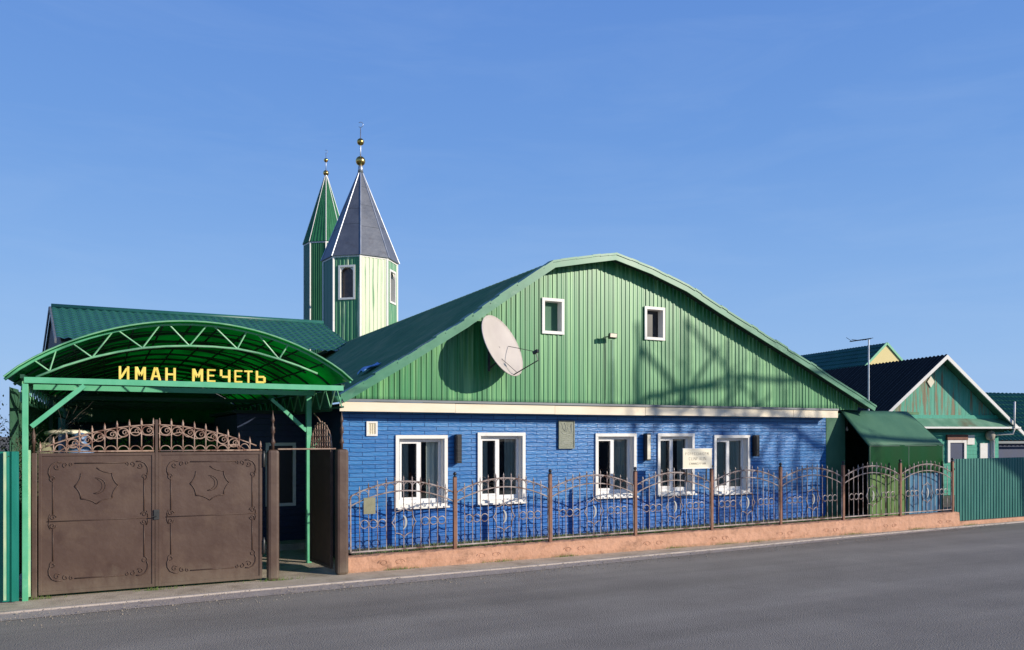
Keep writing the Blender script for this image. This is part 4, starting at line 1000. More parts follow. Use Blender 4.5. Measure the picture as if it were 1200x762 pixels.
# pressed relief loops on the face
mb = MB(); random.seed(5)
for k in range(9):
    cx = 4.1+k*1.7+random.uniform(-.2,.2)
    for s_ in (-1, 1): mb.tube([(cx+s_*.14+s_*.09*math.cos(a)*(1-.05*i), 12.684, .13+.045*math.sin(a)*(1-.04*i)) for i, a in enumerate([j*.6 for j in range(13)])], .0035, 4)
mb.build('relief', M['plinth'], pl)
tag(MB().box(18.46, 30, 12.74, 12.95, 0, .10).build('low_plinth', M['plinth']), 'lower salmon kerb under the teal corrugated fence on the right', 'plinth')
fence = empty('iron_fence', (11, YF, .25), 'wrought iron fence of arched spear panels between brown posts', 'fence')
wd = 1.86-.07
def make_panel():
    mb = MB(); zb, zs, zr_ = .06, .80, .22        # relative to plinth top
    def A(u, off=0): return zs+off+zr_*math.sin(math.pi*u)**.85 if 0 < u < 1 else zs+off
    t = .011
    mb.bar((0,0,zb), (wd,0,zb), .022, .022); mb.bar((0,0,zb), (0,0,zs+.16), .022, .022); mb.bar((wd,0,zb), (wd,0,zs+.16), .022, .022)
    for off in (0, .155): mb.tube([(wd*i/24, 0, A(i/24, off)) for i in range(25)], .012, 6)
    nb = 12
    for i in range(1, nb):
        u = i/nb; x = wd*u; mb.bar((x,0,zb), (x,0,A(u,.155)+.02), .0115, .0115)
        z = A(u, .155); mb.lathe((x,0,z+.01), [(.008,0),(.018,.012),(.008,.024),(.014,.04),(.001,.085)], 6)
    for i in range(nb):
        u = (i+.5)/nb; x = wd*u; hw = wd/nb/2-.006; z0 = A(u,.02); z1 = A(u,.145)
        mb.tube([(x-hw,0,z0)]+[(x+hw*math.cos(a),0,z1-hw+hw*math.sin(a)) for a in [math.pi-math.pi*j/8 for j in range(9)]]+[(x+hw,0,z0)], .007, 4)
    zc_ = .50; rr = wd/nb/2-.008
    for i in (1, 2, 3, 8, 9, 10):
        x = wd*(i+.5)/nb; mb.tube([(x+rr*math.cos(a), -.008, zc_+rr*math.sin(a)) for a in [2*math.pi*j/14 for j in range(14)]], .008, 5, closed=True)
    return mb.build('panel', M['ironpale'], None, smooth=False, rawlocal=True)
def make_emblem():
    mb = MB(); cx = wd/2; zc_ = .50
    pts = []
    for k in range(8):
        a0 = math.pi/2+k*math.pi/4; a1 = a0+math.pi/4; am = (a0+a1)/2
        def rr(a): return (.23, .25)
        p0 = (cx+.21*math.cos(a0), zc_+.25*math.sin(a0)); p1 = (cx+.21*math.cos(a1), zc_+.25*math.sin(a1)); pm = (cx+.155*math.cos(am), zc_+.185*math.sin(am))
        for t in (0,.25,.5,.75): pts.append(((1-t)**2*p0[0]+2*t*(1-t)*pm[0]+t*t*p1[0], -.012, (1-t)**2*p0[1]+2*t*(1-t)*pm[1]+t*t*p1[1]))
    mb.tube(pts, .010, 5, closed=True)
    return mb.build('star', M['ironpale'], None, smooth=True, rawlocal=True)
def make_crescent():
    mb = MB(); cx = wd/2; zc_ = .50
    out = [(cx-.03+.085*math.cos(a), zc_+.12*math.sin(a)) for a in [(-1.35+2.7*i/12) for i in range(13)]]
    inn = [(cx-.05+.07*math.cos(a), zc_+.12*math.sin(a)) for a in [(1.35-2.7*i/12) for i in range(1, 12)]]
    mb.prism(out+inn, -.018, -.010)
    return mb.build('crescent', M['emblem'], None, rawlocal=True)
for o_ in ():
    pass
P0 = make_panel(); E0 = make_emblem(); K0 = make_crescent()
E0.parent = P0; K0.parent = P0
P0.parent = fence; P0.location = (0, 0, 0)
for i in range(8):
    p = P0 if i == 0 else copy_tree(P0)
    p.parent = fence; x = PXs[i]+.035+(.0 if i else -.03)
    p.location = (x-11, 0, zp(PXs[i]+.9)-.25+.0)
    p.rotation_euler = (0, -.006, 0)
for i in range(9):
    x = PXs[i]; z0 = zp(x)
    if i == 0: continue
    b = MB().bar((x,YF,.1), (x,YF,z0+1.22), .058, .058).build('post', M['rustpost'], fence, bevel=.004)
    MB().lathe((x,YF,z0+1.22), [(.034,0),(.034,.015),(.014,.02),(.014,.03),(.028,.04),(.033,.06),(.026,.08),(.004,.092)], 12).build('post_cap', M['black'], b, smooth=True)
# little plate on the first panel
a = atY(426,603,YF-.03); b = atY(440,583,YF-.03)
tag(MB().box(a.x, b.x, YF-.035, YF-.027, a.z, b.z).build('plate', M['olive'], bevel=.012), 'small olive plate hung on the first iron fence panel', 'plate')
# notice board on the fence
a = atY(800,549,YF-.04); b = atY(834,526,YF-.04)
nb_ = empty('notice_board', ((a.x+b.x)/2, YF-.04, a.z), 'cream notice board with three faded handwritten lines mounted on the iron fence', 'sign')
MB().box(a.x, b.x, YF-.05, YF-.03, a.z, b.z).build('board', M['paper'], nb_, bevel=.003)
MB().box(a.x-.005, b.x+.005, YF-.056, YF-.024, a.z-.012, a.z+.004).box(a.x-.005, b.x+.005, YF-.056, YF-.024, b.z-.004, b.z+.01).build('board_edge', M['white'], nb_)
MB().bar((a.x+.12,YF-.02,a.z-.25), (a.x+.12,YF-.02,b.z-.02), .02).bar((b.x-.12,YF-.02,a.z-.25), (b.x-.12,YF-.02,b.z-.02), .02).build('bracket', M['darksteel'], nb_)
mb = MB(); random.seed(11); W_ = b.x-a.x; H_ = b.z-a.z
for row, (n, u0, u1, h) in enumerate([(11,.09,.9,.13),(7,.2,.82,.15),(9,.22,.8,.11)]):
    zc_ = b.z - H_*(.25+.26*row)
    for k in range(n):
        x = a.x+W_*(u0+(u1-u0)*k/n); cw = W_*(u1-u0)/n*.62; hh_ = H_*h
        kinds = random.choice([[(0,0),(0,1),(1,0),(1,1)], [(0,1),(0,0),(1,0),(1,1)], [(0,0),(.5,1),(1,0)], [(0,0),(0,1),(.9,.8),(.1,.5)], [(1,.9),(.2,1),(0,.5),(.3,0),(1,.1)], [(0,0),(0,1),(.5,.4),(1,1),(1,0)]])
        mb.tube([(x+p*cw, YF-.0515, zc_-hh_/2+q*hh_) for p, q in kinds], .0032, 4)
mb.build('writing', M['ink'], nb_)
# grass between plinth and house
random.seed(21); mb = MB()
for k in range(9000):
    x = random.uniform(3.6, 15.5) if random.random() < .8 else random.uniform(5, 12); y = random.choice([random.uniform(12.9,13.1), random.uniform(12.93,13.7)])
    dens = .5+.5*math.sin(x*2.1)*math.sin(x*.73+1)
    if random.random() > dens+.25: continue
    z = zp(x)-.02; h = random.uniform(.02,.075)*(1 if y > 12.93 else .7); a = random.uniform(0, 6.28); dx, dy = .006*math.cos(a), .006*math.sin(a); lx, ly = random.gauss(0,.015), random.gauss(0,.015)
    mb.add([(x-dx,y-dy,z),(x+dx,y+dy,z),(x+lx,y+ly,z+h)], [(0,1,2)])
tag(mb.build('grass', M['grass']), 'short patchy grass strip between the iron fence and blue wall', 'grass', kind='stuff')
mb = MB(); mb.add([(3.64,12.9,zp(3.6)-.03),(19,12.9,zp(19)-.03),(19,13.8,zp(19)-.03),(3.64,13.8,zp(3.6)-.03)], [(0,1,2,3)])
tag(mb.build('flower_bed_soil', M['soil']), kind='structure')
# right teal corrugated fence
corr(19.02-.6, 30, 12.80, .11, 1.67, .11, .016, 'teal corrugated metal fence at the right beyond the iron fence', M['tealfar'], topfn=lambda x: 1.62+.004*(x-18.4))

random.seed(31); mb = MB()
def edge_y(x):
    for (a, b), (c, d) in zip(edge, edge[1:]):
        if a <= x <= c: return b+(d-b)*(x-a)/(c-a)
    return 12
for k in range(5200):
    x = random.uniform(-3, 20); off = random.choice([abs(random.gauss(0,.05))-.03, random.gauss(.25,.12)+(0 if x > 2 else .1), -abs(random.gauss(0,.25))])
    y = edge_y(x)+off
    if y > 12.66 or (x < 3.4 and y > 12.5): continue
    r = random.uniform(.003,.011)*(1 if random.random() < .93 else 1.7); z = .006 if off > 0 else -.010
    a = random.uniform(0,6.28)
    mb.add([(x+r*math.cos(a),y+r*math.sin(a),z),(x+r*math.cos(a+2.1),y+r*math.sin(a+2.1),z),(x+r*math.cos(a+4.2),y+r*math.sin(a+4.2),z),(x,y,z+r*1.1)], [(0,1,3),(1,2,3),(2,0,3)])
tag(mb.build('grit', M['grit']), 'loose grit and dust along the road edge', 'grit', kind='stuff')
mb = MB()
for k in range(900):
    cx = random.choice([4.3,6.1,7.4,9.9,11.2,12.0,14.8,16.9,18.8,2.3,-.9,.63]); x = cx+random.gauss(0,.16); y = 12.675-abs(random.gauss(0,.012)) if x > 3.4 else 12.53+random.gauss(0,.01)
    h = random.uniform(.015,.07); lx, ly = random.gauss(0,.02), -abs(random.gauss(0,.02))
    mb.add([(x-.004,y,.003),(x+.004,y,.003),(x+lx,y+ly,h)], [(0,1,2)])
tag(mb.build('weeds', M['grass']), 'small weeds growing at the foot of the plinth and gate', 'weeds', kind='stuff')
# ------------------------------------------------------------------ wall furniture
def wall_lamp(px, py0, py1, m, label):
    c0 = atY(px, py1, YW-.08); c1 = atY(px, py0, YW-.08); h = c1.z-c0.z; x = c0.x
    r = empty('wall_lamp', (x, YW-.08, c0.z), label, 'wall lamp', 'narrow vertical wall lamps between the windows')
    MB().box(x-.055, x+.055, YW-.15, YW-.03, c0.z, c1.z).build('housing', M['black'], r, bevel=.012)
    MB().box(x-.04, x+.04, YW-.158, YW-.1505, c0.z+.03, c1.z-.03).build('face', m, r, bevel=.004)
    mb = MB()
    for k in range(7): zz_ = c0.z+.05+(h-.1)*k/6; mb.box(x-.042, x+.042, YW-.162, YW-.1585, zz_-.004, zz_+.004)
    mb.build('grille', M['darksteel'] if m is M['black'] else M['white'], r)
    MB().box(x-.03, x+.03, YW-.03, YW-.001, c0.z+.1, c1.z-.1).build('bracket', M['darksteel'], r)
wall_lamp(536.5, 509, 543, M['black'], 'narrow black wall lamp between the two leftmost windows of the blue wall')
wall_lamp(758, 508, 540, M['paper'], 'narrow wall lamp with a cream face between the third and fourth windows')
wall_lamp(885.5, 510, 535, M['black'], 'narrow black wall lamp right of the last window of the blue wall')
# stone plaque
a = atY(654.5,526,YW-.03); b = atY(673,493,YW-.03)
pq = empty('wall_plaque', ((a.x+b.x)/2, YW-.03, a.z), 'grey green stone plaque with relief script on the blue wall between windows', 'plaque')
MB().box(a.x, b.x, YW-.04, YW-.003, a.z, b.z).build('slab', M['plaque'], pq, bevel=.006)
mb = MB(); t = .018
mb.box(a.x, b.x, YW-.05, YW-.0405, b.z-t, b.z).box(a.x, b.x, YW-.05, YW-.0405, a.z, a.z+t).box(a.x, a.x+t, YW-.05, YW-.0405, a.z+t, b.z-t).box(b.x-t, b.x, YW-.05, YW-.0405, a.z+t, b.z-t)
mb.build('border', M['plaque'], pq)
mb = MB(); W_, H_ = b.x-a.x, b.z-a.z
def pm(pts, r=.006): mb.tube([(a.x+W_*u, YW-.043, a.z+H_*v) for u, v in pts], r, 4)
pm([(.2,.9),(.25,.72),(.4,.62),(.45,.8),(.35,.92)]); pm([(.5,.6),(.6,.8),(.75,.85),(.8,.6),(.7,.5),(.5,.5)]); pm([(.15,.6),(.3,.52),(.45,.55)]); pm([(.8,.9),(.83,.55)])
for v in (.40, .33, .24, .19): pm([(.2,v),(.78,v)], .0045)
mb.build('script', M['plaquemark'], pq)
# floodlight on the gable
c = atY(717,394.5,YG-.18)
fl = empty('floodlight', (c.x, YG-.03, c.z), 'small floodlight on the green gable between its two attic windows', 'floodlight')
MB().bar((c.x-.06,YG-.02,c.z), (c.x,YG-.16,c.z+.01), .02).build('arm', M['darksteel'], fl)
hm = MB().hull([(c.x-.10,YG-.25,c.z-.03),(c.x+.10,YG-.22,c.z-.03),(c.x+.10,YG-.23,c.z+.06),(c.x-.10,YG-.26,c.z+.06)], [(c.x-.09,YG-.17,c.z-.05),(c.x+.09,YG-.14,c.z-.05),(c.x+.09,YG-.15,c.z+.05),(c.x-.09,YG-.18,c.z+.05)]).build('head', M['darksteel'], fl, bevel=.006)
MB().hull([(c.x-.085,YG-.254,c.z-.02),(c.x+.085,YG-.225,c.z-.02),(c.x+.085,YG-.235,c.z+.05),(c.x-.085,YG-.264,c.z+.05)], [(c.x-.085,YG-.25,c.z-.02),(c.x+.085,YG-.221,c.z-.02),(c.x+.085,YG-.231,c.z+.05),(c.x-.085,YG-.26,c.z+.05)]).build('lens', M['paper'], fl)
tag(MB().tube([(c.x-.06,YG-.03,c.z),(c.x-.055,YG-.04,c.z-.5),(c.x-.06,YG-.035,2.9)], .006, 4).build('cable', M['darksteel']), 'thin dark cable running down the gable from the floodlight', 'cable')
# satellite dish
dn = Vector((.483,-.778,.40)).normalized()
dc = atY(589,405,13.31)
ds = empty('satellite_dish', (dc.x, YG-.03, dc.z-.3), 'large grey satellite dish tilted to the right on the green gable', 'satellite dish')
upv = (Vector((0,0,1)) - dn*dn.z).normalized(); sdv = dn.cross(upv).normalized()
RD = .61
mb = MB(); n = 40; rings = 10; vs_ = [dc - dn*.09]; 
for i in range(1, rings+1):
    rr = RD*i/rings
    for k in range(n):
        a = 2*math.pi*k/n; vs_.append(dc + sdv*rr*.94*math.cos(a)+upv*rr*math.sin(a) - dn*.09*(1-(i/rings)**2))
fs_ = [(0, k+1, (k+1) % n+1) for k in range(n)]
for i in range(rings-1):
    for k in range(n): fs_.append((1+i*n+k, 1+i*n+(k+1) % n, 1+(i+1)*n+(k+1) % n, 1+(i+1)*n+k))
mb.add(vs_, fs_); mb.build('reflector', M['dish'], ds, smooth=True, solid=.012)
mb = MB(); mb.tube([dc + sdv*RD*.94*math.cos(2*math.pi*k/n)+upv*RD*math.sin(2*math.pi*k/n) for k in range(n)], .011, 6, closed=True); mb.build('rim', M['dish'], ds, smooth=True)
lnb = atY(626,413,13.0); lnb = dc + dn*.58 - upv*.42
bot = dc - upv*RD*.97; mb = MB(); mb.tube([bot, lnb-upv*.16-dn*.02, lnb], .011, 6); mb.tube([dc-sdv*.30+upv*.04-dn*.05, lnb], .006, 5); mb.tube([dc-upv*.25-dn*.06+sdv*.1, bot+dn*.1+sdv*.05], .005, 5)
mb.build('feed_arm', M['darksteel'], ds)
MB().bar(lnb-dn*.06, lnb+dn*.05, .06).build('receiver', M['black'], ds, bevel=.01)
mb = MB(); mb.tube([(dc.x-.1,YG-.02,dc.z-.1), dc-dn*.09], .03, 8); mb.tube([(dc.x-.1,YG-.04,dc.z-.45), (dc.x-.1,YG-.04,dc.z+.25)], .025, 8); mb.tube([(dc.x-.1,YG-.04,dc.z-.4), dc-dn*.08-upv*.2], .018, 6); mb.build('mount', M['darksteel'], ds)
# blue tarp scrap on the left roof eave
bp_ = atY(431,436,15.5)
mb = MB(); random.seed(4)
xx = 4.35; 
mb.grid(lambda u, v: (xx-.15+.34*u, 14.5+.4*v, pz(xx-.15+.34*u)+.04+.05*math.sin(u*5+v*3)*math.sin(v*4+.5)+.03), 10, 10)
tag(mb.build('tarp_scrap', M['bluetarp'], smooth=True, solid=.01), 'crumpled pale blue tarp scrap lying on the left roof edge', 'tarp')

# ------------------------------------------------------------------ awning at the right end
aw = empty('porch_awning', (16.9, 13.4, 0), 'dark green sloping awning with hanging curtain at the right end of the house', 'awning')
TL = Vector((15.66,13.78,2.79)); TR = Vector((18.0,13.78,2.79)); BR = Vector((18.25,12.98,1.97)); BL = Vector((15.66,12.98,1.97))
mb = MB(); mb.grid(lambda u, v: tuple((BL+(BR-BL)*u)*(1-v)+(TL+(TR-TL)*u)*v+Vector((0,0,-.008*math.sin(math.pi*v)+.003*math.sin(u*22)))), 24, 8); mb.build('canvas', M['tarp'], aw, smooth=True, solid=.008)
mb = MB(); 
for p, q in ((BL,BR),(BL,TL),(BR,TR)): mb.tube([p-Vector((0,0,.02)), q-Vector((0,0,.02))], .018, 6)
for x in (15.68, 17.0, 18.22): mb.tube([(x,12.99,0), (x,12.99,1.96)], .02, 6)
mb.build('frame', M['arc_dark'], aw)
mb = MB(); mb.grid(lambda u, v: (15.66+(18.25-15.66)*u, 12.975+.008*math.sin(u*26)+.006*math.sin(u*11), 1.30+.66*v), 120, 3); mb.build('curtain', M['meshcurtain'], aw, smooth=True)
pb = MB()
for k in range(10): pb.box(15.68+k*.125, 15.68+k*.125+.118, 13.02, 13.04, .3, 1.36-.02*(k % 3))
pb.build('yellow_board', M['ygreen'], aw)
pb = MB()
for k in range(11): pb.box(16.94+k*.118, 16.94+k*.118+.11, 13.02, 13.04, .3, 1.42-.02*(k % 3))
pb.build('blue_board', M['bluebrd'], aw)
MB().box(15.81, 18.4, 15.2, 15.3, 0, 2.7).box(17.88, 17.94, 13.80, 15.19, 0, 2.7).build('rear_wall', M['soffit'], aw)  # porch gloom put into the wall colour; side return added to block sun
MB().hull([(18.16,13.05,0),(18.16,13.78,0),(18.16,13.78,2.66),(18.16,13.05,1.92)], [(18.2,13.05,0),(18.2,13.78,0),(18.2,13.78,2.66),(18.2,13.05,1.92)]).build('side_panel', M['tarp'], aw)  # added under the awning end to keep sunlight out of the porch
MB().box(15.8, 18.45, 13.79, 15.35, 2.72, 2.78).build('porch_roof', M['roof'], aw)
bulb = MB(); bulb.lathe((16.0, 13.9, 2.3), [(.01,0),(.03,.02),(.03,.05),(.015,.08),(.012,.11)], 10); bulb.tube([(16.0,13.9,2.41), (16.0,13.9,2.72)], .004, 4); tag(bulb.build('bulb', M['white'], smooth=True), 'white unlit bulb hanging in the dark porch beside the awning', 'bulb')

# ------------------------------------------------------------------ neighbour house (rotated)
RZ = -R(13.9)
A = FW*29 + RT*((1110-600)/950*29)
nh = empty('timber_house', (A.x, A.y, 0), 'turquoise timber house with weathered gable and black sheet roof at the right', 'house', rz=RZ, local=True)
zA, zE, HW = 5.05, 2.46, 3.06
OV = .45         # gable wall set back behind barge boards
def sl2(x): return zA-(zA-zE)*abs(x)/HW
DP = 9.0
for sgn in (-1, 1):
    mb = MB(); n = 200
    mb.grid(lambda u, v: (sgn*(HW+.15)*v, DP*u, sl2((HW+.15)*v)+.03+.022*math.sin(DP*u*2*math.pi/.2)), n, 6)
    mb.build('roof', M['blackroof'], nh, solid=.01)
mb = MB(); th = .13
for sgn in (-1, 1):
    mb.hull([(0,-.02,zA+.03),(sgn*(HW+.22),-.02,sl2(HW+.22)+.03),(sgn*(HW+.22),-.02,sl2(HW+.22)+.03-th),(0,-.02,zA+.03-th*1.2)], [(0,.03,zA+.03),(sgn*(HW+.22),.03,sl2(HW+.22)+.03),(sgn*(HW+.22),.03,sl2(HW+.22)+.03-th),(0,.03,zA+.03-th*1.2)])
mb.build('barge_board', M['white'], nh)
mb = MB()
for sgn in (-1, 1): mb.add([(0,.03,zA-.05),(sgn*HW,.03,zE-.05),(sgn*HW,OV,zE-.05),(0,OV,zA-.05)], [(0,1,2,3)])
mb.build('soffit', M['tarp'], nh)
mb = MB(); bx = -2.9
while bx < 2.9:
    b2 = bx+.145; z0 = 2.86; y = OV+random.uniform(0,.008)
    za_, zb2 = sl2(bx)-.06, sl2(b2)-.06
    if max(za_, zb2) > z0+.02:
        mb.hull([(bx+.003,y,z0),(b2-.003,y,z0),(b2-.003,y,max(zb2,z0+.01)),(bx+.003,y,max(za_,z0+.01))], [(bx+.003,y+.03,z0),(b2-.003,y+.03,z0),(b2-.003,y+.03,max(zb2,z0+.01)),(bx+.003,y+.03,max(za_,z0+.01))])
    bx = b2
mb.build('gable_boards', M['weather'], nh)
MB().add([(-2.9,OV+.04,2.3),(2.9,OV+.04,2.3),(2.9,OV+.04,2.6),(0,OV+.04,zA-.08),(-2.9,OV+.04,2.6)], [(0,1,2,3,4)]).build('gable_backing', M['tarp'], nh)
MB().box(-2.55, 2.55, OV-.05, OV-.003, 2.80, 2.93).build('gable_band', M['timber'], nh)
mb = MB(); mb.grid(lambda u, v: (-3.0+6.0*u, .02+(OV-.06)*v, 2.50+.30*v+.006*math.sin(u*80)), 60, 2); mb.build('pent_roof', M['pentroof'], nh, solid=.01)
MB().box(-3.1, 3.1, -.06, .015, 2.43, 2.50).build('gutter', M['white'], nh, bevel=.01)
v = MB(); v.hull([(-.32,OV-.03,3.92),(-.17,OV-.03,4.13),(-.32,OV-.03,4.34),(-.47,OV-.03,4.13)], [(-.32,OV-.001,3.92),(-.17,OV-.001,4.13),(-.32,OV-.001,4.34),(-.47,OV-.001,4.13)]); v.build('vent', M['paper'], nh)
mb = MB()
for k in range(18): mb.box(-2.7, 2.7, OV+.10+.006*(k % 2), OV+.25, k*.135, k*.135+.130)
mb.box(-2.7, -2.6, OV+.26, DP, 0, 2.4).box(2.6, 2.7, OV+.26, DP, 0, 2.4); mb.build('wall', M['timber'], nh)
wx0, wx1 = .55, 1.15
w_ = MB().box(wx0-.1, wx0, OV+.03, OV+.095, 1.2, 2.02).box(wx1, wx1+.1, OV+.03, OV+.095, 1.2, 2.02).box(wx0, wx1, OV+.03, OV+.095, 1.92, 2.02).build('window', M['white'], nh)
MB().box(wx0, wx1, OV+.07, OV+.095, 1.2, 1.92).build('pane', M['navy'], w_)
MB().box(wx0-.14, wx1+.14, OV+.0, OV+.095, 2.03, 2.22).build('lintel_board', M['rust'], w_)
MB().box(wx1+.16, wx1+.46, OV+.05, OV+.095, 1.85, 2.2).box(1.85, 2.25, OV+.04, OV+.095, 1.2, 1.9).box(2.3, 2.42, OV-.02, OV+.095, 0, 2.3).build('corner_casing', M['white'], nh)
MB().lathe((2.2,OV-.05,2.0), [(.02,0),(.13,.05),(.17,.2),(.12,.32),(.03,.38)], 12).build('carved_ornament', M['rubble'], nh, smooth=True)
mb = MB(); mb.tube([(2.85,-.02,2.45),(2.85,.05,2.25),(2.35,OV-.05,2.2),(2.35,OV-.05,0)], .035, 8); mb.build('downpipe', M['white'], nh, smooth=True)
MB().tube([(2.78,-.08,2.45),(2.80,-.08,3.42)], .032, 8).build('vent_pipe', M['white'], nh, smooth=True)
# yellow gabled house far behind
A2 = FW*46 + RT*((1038-600)/950*46)
yh = empty('yellow_gable_house', (A2.x, A2.y, 0), 'house with green tile roof and yellow gable behind the black roof', 'house', rz=-R(9), local=True)
zA2 = zz(46,402); zE2 = zA2-2.6; hw2 = 2.9
sl3 = lambda x: zA2-(zA2-zE2)*abs(x)/hw2
MBx = tile_roof((-hw2,-.08,zE2), (-hw2,11,zE2), (0,11,zA2), (0,-.08,zA2), res=4); MBx.build('roof', M['barnroof'], yh)
MBx = tile_roof((hw2,-.08,zE2), (hw2,11,zE2), (0,11,zA2), (0,-.08,zA2), res=4); MBx.build('roof', M['barnroof'], yh)
MB().add([(-hw2+.2,-.05,0),(hw2-.2,-.05,0),(hw2-.2,-.05,sl3(hw2-.2)),(0,-.05,zA2-.04),(-hw2+.2,-.05,sl3(hw2-.2))], [(0,1,2,3,4)]).build('gable_wall', M['gableyellow'], yh)
mb = MB()
for sgn in (-1, 1): mb.bar((0,-.10,zA2-.02), (sgn*hw2,-.10,zE2-.02), .05, .12)
mb.build('barge_board', M['mint'], yh)
# far right tiled house
A3 = FW*34 + RT*((1215-600)/950*34)
fh = empty('tiled_house', (A3.x, A3.y, 0), 'low navy house with teal tile roof at the right edge of the photo', 'house', rz=-R(12), local=True)
zr3 = zz(37,460); ze3 = zz(34,517)
tile_roof((-3.6,0,ze3), (9,0,ze3+.05), (9,3.2,zr3), (-3.6,3.2,zr3), pu=.22, pv=.35, amp=.03, step=.04, res=5).build('roof', M['barnroof'], fh)
tile_roof((9,6.4,ze3), (-3.6,6.4,ze3), (-3.6,3.2,zr3), (9,3.2,zr3), res=4).build('roof', M['barnroof'], fh)
MB().box(-3.3, 9, .4, 6, 0, ze3).build('wall', M['navy'], fh); MB().box(-3.6, 9, -.02, .0, ze3-.1, ze3+.0).build('fascia', M['flash'], fh)
MB().add([(-3.55,.1,ze3),(-3.55,6.3,ze3),(-3.55,3.2,zr3-.05)], [(0,1,2)]).build('gable_end', M['navy'], fh)
# tv antenna
an0 = atY(1018,470,17.0); an1 = atY(1016,398,17.0)
an = empty('tv_antenna', (an0.x, 17.0, 0), 'thin television antenna mast between the green and black roofs', 'antenna')
MB().tube([(an0.x,17,0),(an0.x,17,an1.z)], .022, 6).build('mast', M['steel'], an)
mb = MB(); q = an1; mb.tube([q-RT*.50+Vector((0,0,-.06)), q+RT*.12+Vector((0,0,.03))], .018, 5)
for k in range(7): c = q-RT*(.48-.09*k)+Vector((0,0,-.055+.012*k)); l = .10+.03*k; mb.tube([c-FW*l, c+FW*l], .008, 4)
mb.tube([q-RT*.62+Vector((0,0,.06)), q-RT*.46+Vector((0,0,-.05))], .008, 4); mb.tube([q-RT*.46+Vector((0,0,-.0)), q-RT*.2+Vector((0,0,-.03))], .008, 4)
mb.build('elements', M['darksteel'], an)

# ------------------------------------------------------------------ across the street (behind the camera): what casts the shadows and fills the reflections
random.seed(12)
fb = empty('reflection_fence', (14, -5.4, 0), 'unseen grey board fence added across the street for the window reflections', 'fence')  # added out of view, only to fill the window reflections
mb = MB(); x = -16
while x < 60: mb.box(x, x+.14, -5.42, -5.39, 0, 1.9+random.uniform(-.04,.04)); x += .15
mb.build('boards', M['wall_grey'], fb)
tag(MB().tube([(-16,3.7,7.7)]+[(-16+60*i/30, 3.7, 7.65-.25*math.sin(math.pi*i/30)+.12) for i in range(31)], .02, 6).build('power_line', M['black']), 'black power line strung high along the street', 'power line')
for x in (-16, 44.5):
    tag(MB().tube([(x,3.7,0),(x,3.7,8.2)], .13, 10, r2=.09).build('utility_pole', M['bark']), 'wooden utility pole at the %s end of the street' % ('left' if x < 0 else 'right'), 'pole')
tree = empty('bare_tree', (33.2, -.9, 0), 'large bare spreading tree across the street', 'tree')
K = 14.0
def SH(xs, zs, dk=0):      # a point whose shadow falls at (xs, zs) on the gable
    k = K+dk; return Vector((xs+.85*k, 13.7-k, zs+.45*k))
tb = MB()
base = Vector((33.4, -.9, 0))
crown = SH(20.5, 1.0, .6)
tb.tube([base, base+(crown-base)*.5+Vector((.2,.1,.2)), crown], .34, 10, r2=.22)
tree_limbs = [
 ([(20.5,1.0),(17.5,3.3),(14.5,3.7),(12.3,3.75),(9.9,3.2)], .12, .035),
 ([(20.5,1.0),(18,1.9),(15,2.3),(12.5,3.0),(10.0,3.3)], .12, .03),
 ([(17.5,3.3),(14,5.2),(11.5,6.2),(10,7.2)], .09, .03),
 ([(20.5,1.0),(19,4),(17,7),(15.5,10)], .15, .04),
 ([(20.5,1.0),(22,4),(23,8),(24,11)], .16, .04),
 ([(20.5,1.0),(24,2.5),(28,5)], .13, .04),
]
def limb(pts, r0, r1, dk0=.6):
    P_ = [SH(a, b, dk0+.5*math.sin(i*1.7)) for i, (a, b) in enumerate(pts)]
    P_[0] = SH(pts[0][0], pts[0][1], .6)
    Q = []
    for i in range(len(P_)-1):
        for t in (0, .33, .66): Q.append(P_[i]+(P_[i+1]-P_[i])*t+Vector((random.gauss(0,.06),0,random.gauss(0,.06))))
    Q.append(P_[-1]); tb.tube(Q, r0, 8, r2=r1); return Q
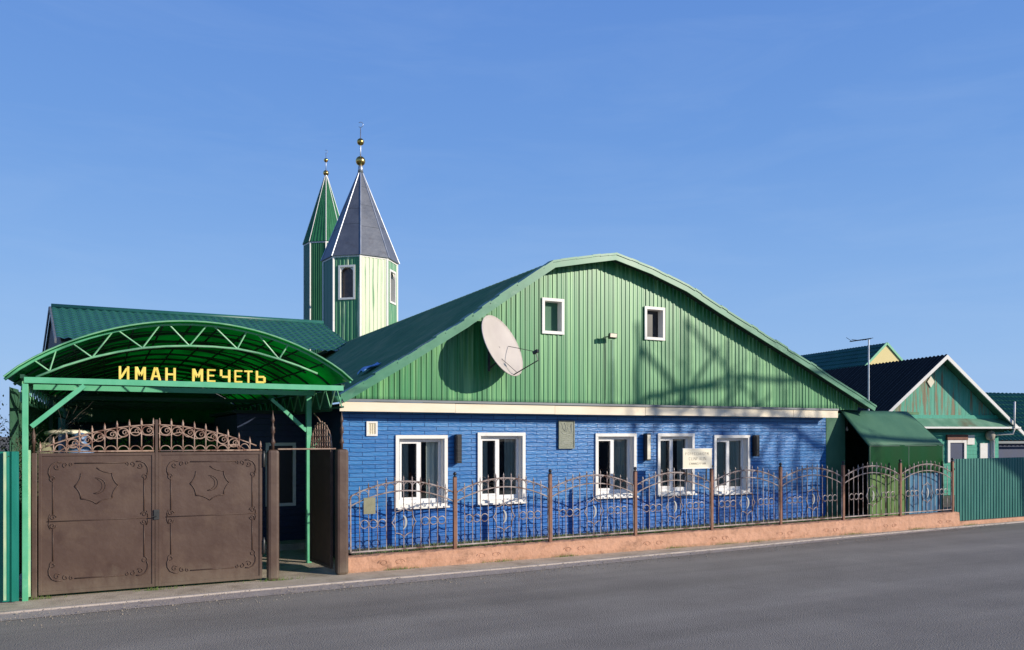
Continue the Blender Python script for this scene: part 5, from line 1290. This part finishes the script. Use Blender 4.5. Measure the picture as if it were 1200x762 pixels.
Qs = [limb(*l) for l in tree_limbs]
# upright shoots and hanging twigs from the reaching limbs
for xs, z0, z1, r in [(9.75,2.6,4.8,.085),(10.9,1.0,5.0,.08),(12.1,1.6,4.6,.07),(12.9,1.0,4.2,.06),(13.8,.9,3.6,.06),(9.1,2.6,4.0,.03),(14.3,1.2,3.2,.06)]:
    tb.tube([SH(xs+random.gauss(0,.05), z0+(z1-z0)*t, .6+random.gauss(0,.15)) for t in (0,.25,.5,.75,1)], r, 6, r2=r*.5)
for a, b, c, d, r in [(9.9,2.3,11.9,4.4,.03),(9.8,4.3,12.3,2.4,.035),(10.8,2.2,12.6,3.6,.03),(12,2.4,13.4,3.4,.025),(10,3.3,12.4,3.6,.04),(9.6,2.9,12.6,2.75,.03),(11,4.9,13.4,2.9,.025),(12.4,1,13.8,3,.03),(9.9,1.2,11.4,2.7,.025),(13,2,15,1.0,.03),(9.5,1.8,10.8,1.1,.02)]:
    r *= 1.8; p, q = SH(a,b,.5), SH(c,d,.8); tb.tube([p, (p+q)/2+Vector((0,0,random.gauss(0,.06))), q], r, 5, r2=r*.7)
for Q in Qs[:3]:
    for p in Q[5:]:
        d = Vector((-1,random.gauss(0,.3),random.gauss(0,.7))).normalized(); branchy(tb, p, d, .9, .014, 2, .6)
for Q in Qs[3:]:
    for p in Q[3:]: branchy(tb, p, Vector((random.gauss(0,1),random.gauss(0,1),.7)).normalized(), 1.6, .03, 2, .6)
for _ in range(170):
    xs = random.uniform(10.2, 15.3); z0 = random.uniform(.55, 2.5); l = random.uniform(.3, 1.1)
    if 13.0 < xs < 14.2 and z0 > 1.4 and random.random() < .7: continue
    a = random.uniform(0, 6.28); dz = l*abs(math.sin(a))*1.0; dx = l*math.cos(a)*.8
    tb.tube([SH(xs, z0, .6), SH(xs+dx*.5, z0+dz*.6, .6+random.gauss(0,.2)), SH(xs+dx, z0+dz, .6+random.gauss(0,.4))], random.uniform(.015,.04), 4, r2=.01)
tb.build('branches', M['bark'], tree)
